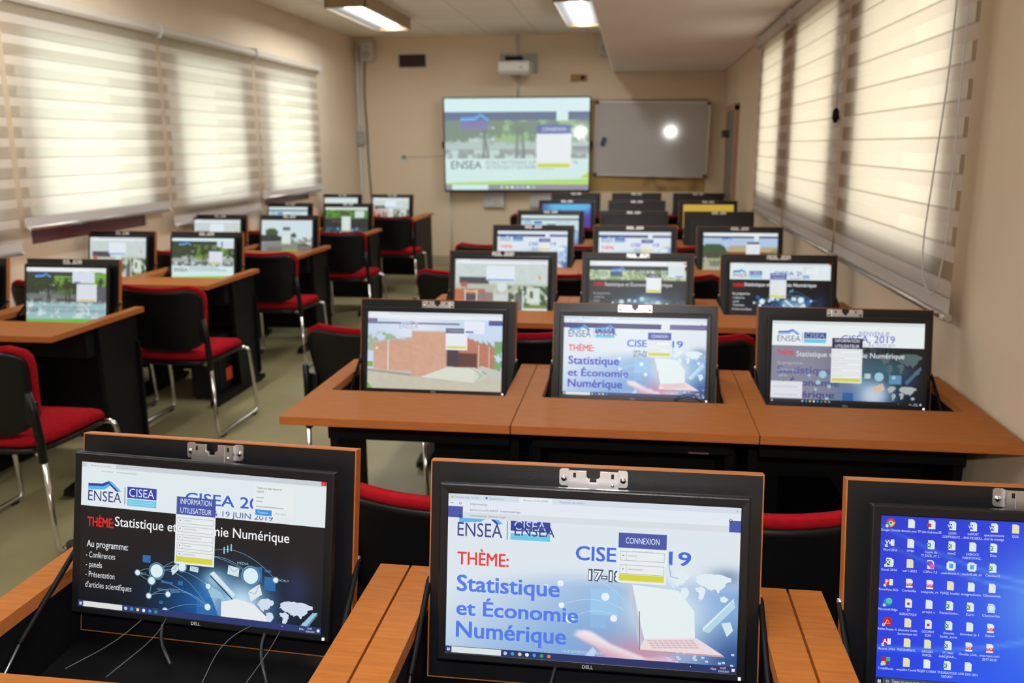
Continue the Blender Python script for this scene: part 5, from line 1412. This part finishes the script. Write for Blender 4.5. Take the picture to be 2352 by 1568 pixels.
for i, ly in enumerate(LROWS):
    for j in range(2):
        x = (-2.745, -3.3345)[j] 
        sx = (0.87, 0.81)[j]
        lab = 'orange-brown flip-lid computer desk, %s, %s on the left' % (['aisle side', 'window side'][j], rowname[i] if i < 4 else 'last row')
        if i == 4 and j == 0:
            o = make_desk(extra=0.06, back=0.46); o.location = (x, ly, 0); tag(o, 'orange-brown computer desk with wide overhang, far left by back wall', 'desk', 'computer desks in the left-hand rows')
        else:
            o = place('desk', desk0, (x, ly, 0), 0, lab, 'desk', 'computer desks in the left-hand rows')
        o.scale = (sx, 1, 1)
        fn, ml, kw = LP[(i, j)]
        o = monitor_at(x, ly, ml, 'monitors in the left-hand rows', fn, logo=False, **kw)
        o.scale = (sx, 1, 1)
rowfront = {i: ry - D for i, (rx, ry) in enumerate(ROWS)}
RC = {1: [(-1.0, 1.70, 0), (-0.385, 1.70, 0), (0.285, 1.70, 1)], 2: [(-1.08, 3.34, -3), (-0.415, 3.33, 0), (0.245, 3.35, 0)], 3: [(-1.03, 4.98, -2), (-0.385, 4.93, 0), (0.265, 4.93, 2)],
      4: [(-1.085, 6.39, -2), (-0.36, 6.36, 0), (0.30, 6.36, 0)], 5: [(-0.95, 7.84, 0), (-0.33, 7.82, 0), (0.31, 7.82, 0)], 6: [(-1.07, 9.27, 2), (-0.37, 9.25, 0), (0.32, 9.25, 0)]}
for i, L_ in RC.items():
    for j, (cx, cy, a) in enumerate(L_):
        place('chair', chair0, (cx, cy, 0), R(a), 'red and black chrome-legged chair, %s one of the %s on the right' % (colname[j], rowname[i]), 'chair', 'red and black chairs in the right-hand rows')
LC = [(-2.415, 2.82, 0), (-2.445, 4.21, 0), (-2.525, 5.70, 0), (-2.49, 7.18, 0), (-2.50, 8.84, 0)]
for i, (cx, cy, a) in enumerate(LC):
    place('chair', chair0, (cx, cy, 0), R(a), 'red and black chrome-legged chair on the aisle, %s on the left' % (rowname[i] if i < 4 else 'last row'), 'chair', 'red and black chairs in the left-hand rows')
for i, (cx, cy, a) in enumerate([(-3.14, 2.86, 2), (-3.13, 4.30, 0), (-3.16, 5.72, 0), (-3.17, 7.2, 0), (-3.18, 8.80, 0)]):
    place('chair', chair0, (cx, cy, 0), R(a), 'red and black chrome-legged chair by the windows, %s on the left' % (rowname[i] if i < 4 else 'last row'), 'chair', 'red and black chairs in the left-hand rows')
for s, o in pend:
    s.build(o, M['screen'])

# cables hanging under the nearest monitors and one looped in front of the second-row screen
def cables(mon, lists, m, r=0.0016):
    for pts in lists:
        MB().tube(fillet([Vector(p) for p in pts], 0.05, 5), r, 6).build('cable', m, mon)
a0 = MON[(0, 0)]
cables(a0, [[(-0.10, 0.07, 0.02), (-0.125, 0.03, 0.10), (-0.16, 0.012, 0.19)], [(-0.07, 0.07, 0.02), (-0.045, 0.05, 0.10), (-0.075, 0.012, 0.20)],
            [(0.12, 0.07, 0.02), (0.085, 0.06, 0.11), (0.095, 0.012, 0.20)], [(0.16, 0.07, 0.02), (0.175, 0.05, 0.12), (0.165, 0.012, 0.21)]], M['grey_cable'], 0.0008)
cables(a0, [[(-0.08, 0.07, 0.02), (-0.06, 0.03, 0.07), (0.0, 0.014, 0.13)], [(0.13, 0.07, 0.02), (0.14, 0.04, 0.08), (0.19, 0.012, 0.15)]], M['cable'], 0.0035)
cables(MON[(0, 1)], [[(-0.05, 0.07, 0.02), (-0.06, 0.03, 0.10), (-0.09, 0.012, 0.19)]], M['cable'], 0.003)
cables(MON[(1, 1)], [[(0.135, 0.052, 0.055), (0.16, 0.080, 0.062), (0.20, 0.085, 0.062), (0.235, 0.052, 0.055)], [(0.14, 0.052, 0.058), (0.165, 0.074, 0.066), (0.21, 0.072, 0.066), (0.245, 0.05, 0.058)]], M['cable'], 0.0016)

# computers standing under the desks
def tower(x, y, label, sticker=False, rz=0.0):
    root = empty('computer_tower', (x, y, 0), rz)
    tag(root, label, 'computer', 'black computers under the desks')
    MB().box(-0.09, 0.09, -0.20, 0.20, 0.015, 0.40).build('case', M['black_metal'], root, bevel=0.006)
    MB().box(-0.085, 0.085, -0.212, -0.20, 0.02, 0.395).build('front_panel', M['plastic'], root, bevel=0.004)
    MB().box(-0.035, 0.035, -0.2145, -0.2118, 0.335, 0.340).build('trim_strip', M['steel'], root)
    for sx in (-1, 1):
        for sy in (-1, 1):
            MB().cyl((sx * 0.07, sy * 0.17, 0), (sx * 0.07, sy * 0.17, 0.016), 0.015, 10).build('foot', M['shell'], root)
    if sticker: MB().box(0.0895, 0.0912, -0.10, -0.02, 0.10, 0.18).build('sticker', M['sticker'], root)
tower(-0.50, 2.80, 'black computer tower under the second-row desk with brick picture')
tower(0.16, 2.80, 'black computer tower under the middle desk of second row')
tower(0.62, 2.80, 'black computer tower under the second-row desk next to wall')
tower(-2.60, 5.10, 'black computer tower with orange-red sticker under second left-hand row', True)

# ------------------------------------------------------------------ things on the back wall
tv = empty('touch_display', (-1.5065, YB, 0.96)); tv.location.y -= 0.062; tv.rotation_euler = (R(0.5), 0, R(3.5)); tag(tv, 'large lit touch display on the back wall showing the ENSEA page', 'display')
TW, TH = 1.872, 1.178
b = MB()
b.box(-TW / 2, TW / 2, -0.085, -0.02, 0, TH)
b.build('casing', M['plastic'], tv, bevel=0.006)
b = MB().box(-TW / 2, TW / 2, -0.093, -0.084, 0, 0.022).box(-TW / 2, TW / 2, -0.093, -0.084, TH - 0.016, TH).box(-TW / 2, -TW / 2 + 0.016, -0.093, -0.084, 0, TH).box(TW / 2 - 0.016, TW / 2, -0.093, -0.084, 0, TH)
b.build('bezel', M['plastic'], tv)
MB().box(-0.2, 0.2, -0.02, 0.048, 0.3, 0.9).build('wall_mount', M['black_metal'], tv)
for sx in (-1, 1):
    MB().box(sx * (TW / 2 + 0.012) - 0.012, sx * (TW / 2 + 0.012) + 0.012, -0.08, -0.03, 0.55, 0.63).build('pen_holder', M['black_metal'], tv, bevel=0.003)
s = Scr(TW - 0.032, TH - 0.038, 0.022, 0.0855, 0.0006); scr_trees(s, 110, 0.52, True)
so = s.build(tv, M['tv']); so.rotation_euler = (math.pi / 2, 0, 0)

wb = empty('whiteboard', (0.1845, YB, 1.148)); tag(wb, 'glossy whiteboard beside the lit display', 'whiteboard')
wb.location.y -= 0.030; wb.rotation_euler = (R(0.5), R(1.0), R(-2.16))
MB().box(-0.70, 0.70, -0.022, -0.002, 0.012, 0.908).build('board', M['wboard'], wb)
f = MB().box(-0.711, 0.711, -0.026, 0, -0.002, 0.014).box(-0.711, 0.711, -0.026, 0, 0.906, 0.922).box(-0.711, -0.697, -0.026, 0, 0.014, 0.906).box(0.697, 0.711, -0.026, 0, 0.014, 0.906)
f.build('frame', M['alu'], wb, bevel=0.003)
for sx in (-1, 1):
    for z in (0.0, 0.885):
        MB().box(sx * 0.69 - 0.024, sx * 0.69 + 0.024, -0.030, 0.0, z - 0.004, z + 0.040).build('corner_clip', M['brown_clip'], wb, bevel=0.006)
er = MB().box(-0.024, 0.024, -0.03, 0, -0.055, 0.055)
eo = er.build('board_eraser', M['blue_dark'], None, bevel=0.005, loc=(-0.408, YB - 0.042, 1.585), rot=(0, R(20), 0)); tag(eo, 'small dark blue eraser stuck on the whiteboard', 'eraser')

def proj():
    root = empty('projector', (-1.49, YB, 2.50)); tag(root, 'pale short-throw projector on its wall arm above the display', 'projector')
    MB().box(-0.24, 0.24, -0.03, 0.0, -0.07, 0.17).build('wall_plate', M['grey_plastic'], root, bevel=0.006)
    MB().box(-0.05, 0.05, -0.42, -0.03, 0.09, 0.13).build('arm', M['grey_plastic'], root, bevel=0.008)
    MB().box(-0.11, 0.09, -0.46, -0.30, 0.03, 0.10).build('arm_head', M['black_metal'], root, bevel=0.006)
    bp = [(-0.56, 0.035), (-0.20, 0.035), (-0.17, 0.01), (-0.17, -0.07), (-0.24, -0.115), (-0.53, -0.115), (-0.58, -0.08), (-0.58, 0.01)]
    MB().prism(bp, -0.175, 0.195, mx=Matrix(((0, 0, 1, 0), (1, 0, 0, 0), (0, 1, 0, 0), (0, 0, 0, 1)))).build('body', M['white'], root, bevel=0.012, seg=3)
    MB().box(-0.08, 0.06, -0.30, -0.20, -0.1165, -0.112).build('lens_window', M['hole'], root)
    MB().box(0.09, 0.12, -0.5835, -0.5795, -0.05, -0.035).build('status_light', M['blue_dark'], root)
proj()
def rod(name, pts, r, m, label, cat):
    o = MB().tube(pts, r, 10).build(name, m); tag(o, label, cat); return o
rod('cable_conduit', [(-1.517, YB - 0.018, 2.63), (-1.517, YB - 0.018, ZC - 0.02)], 0.018, M['white'], 'white conduit from ceiling down to the projector plate', 'conduit')
rod('cable_conduit', [(-1.50, YB - 0.012, 2.14), (-1.50, YB - 0.012, 2.48)], 0.012, M['white'], 'white conduit between projector and top of the display', 'conduit')
rod('cable_conduit', [(-2.395, YB - 0.011, 0.11), (-2.395, YB - 0.011, 0.96)], 0.011, M['white'], 'white conduit from the display down to the floor', 'conduit')
rod('cable_conduit', [(-2.95, YB - 0.006, 1.40), (-2.46, YB - 0.006, 1.415)], 0.006, M['white'], 'thin level conduit between wall switch and display', 'conduit')
co = MB().box(-0.022, 0.022, -0.05, 0, 0.11, 2.78)
tag(co.build('cable_duct', M['white'], None, bevel=0.004, loc=(XL + 0.03, YB, 0)), 'tall white cable duct in the far left corner', 'cable duct')
rod('loose_cable', fillet([(-3.50, YB - 0.012, 2.62), (-3.525, YB - 0.014, 2.2), (-3.50, YB - 0.014, 1.7), (-3.50, YB - 0.014, 1.3), (-3.44, YB - 0.014, 0.12)], 0.3, 6), 0.008, M['cable'], 'dark loose cable running down beside the corner duct', 'cable')
jb = empty('junction_box', (XL + 0.033, YB - 0.05, 1.555)); tag(jb, 'grey junction box on the corner cable duct', 'junction box')
MB().box(-0.03, 0.065, -0.05, 0.0, 0, 0.17).build('case', M['grey_plastic'], jb, bevel=0.006); MB().box(-0.028, 0.035, -0.045, 0.0, 0.17, 0.25).build('cable_gland', M['lgrey'], jb, bevel=0.006)
def speaker(x, z, label, rz=0.0):
    root = empty('wall_speaker', (x, YB, z), rz); tag(root, label, 'speaker', 'pale speakers high on the back wall')
    MB().box(-0.075, 0.075, -0.15, -0.03, 0, 0.24).build('cabinet', M['lgrey'], root, bevel=0.012, seg=3)
    MB().cyl((0, -0.152, 0.075), (0, -0.1495, 0.075), 0.055, 24).build('woofer', M['grey_plastic'], root); MB().cyl((0, -0.152, 0.175), (0, -0.1495, 0.175), 0.022, 18).build('tweeter', M['grey_plastic'], root)
    MB().box(-0.02, 0.02, -0.035, 0, 0.09, 0.15).build('wall_bracket', M['black_metal'], root)
speaker(-3.435, 2.60, 'pale loudspeaker high in the far left corner')
speaker(-0.40, 2.62, 'pale loudspeaker half hidden by the soffit')
v = empty('air_vent', (-2.87, YB, 2.605)); tag(v, 'dark rectangular air vent in pale frame on back wall', 'vent')
MB().box(-0.19, 0.19, -0.008, 0, -0.09, 0.09).build('frame', M['lgrey'], v); MB().box(-0.175, 0.175, -0.010, -0.007, -0.077, 0.077).build('opening', M['hole'], v)
for k in range(5): MB().box(-0.172, 0.172, -0.016, -0.009, -0.066 + 0.030 * k, -0.056 + 0.030 * k).build('louvre', M['brown_clip'], v)
w_ = empty('wall_switch', (-3.017, YB, 1.38)); tag(w_, 'small wall switch plate with green centre', 'switch')
MB().box(-0.05, 0.05, -0.012, 0, -0.05, 0.05).build('plate', M['white'], w_, bevel=0.004); MB().box(-0.03, 0.03, -0.016, -0.011, -0.01, 0.035).build('rocker', mat('green_rocker', (0.14, 0.26, 0.18), 0.4), w_, bevel=0.003)
p_ = empty('outlet_box', (-0.724, YB, 2.365)); tag(p_, 'ochre outlet box with dark hole, below the soffit', 'outlet')
MB().box(-0.107, 0.0, -0.025, 0, -0.043, 0.043).build('cover', M['ochre'], p_, bevel=0.003); MB().box(0.0, 0.10, -0.018, 0, -0.04, 0.04).build('socket', M['ochre'], p_, bevel=0.003)
MB().cyl((0.045, -0.0185, 0.005), (0.045, -0.017, 0.005), 0.028, 16).build('hole', M['hole'], p_)
for x0, lab in ((-1.815, 'left white box hung below the display'), (-1.203, 'right white box below the display, behind dark monitor')):
    q = empty('wall_box', (x0, YB, 0.85)); tag(q, lab, 'wall box', 'white boxes below the display')
    MB().box(-0.14, 0.14, -0.06, 0, -0.10, 0.10).build('case', M['lgrey'], q, bevel=0.008); MB().box(-0.09, -0.04, -0.063, -0.059, 0.0, 0.02).build('socket', M['grey_plastic'], q)
    MB().tube([(0.035 + 0.03 * math.cos(k * math.pi / 8), -0.062, -0.03 + 0.03 * math.sin(k * math.pi / 8)) for k in range(17)], 0.003, 6).build('seal_ring', M['grey_plastic'], q)
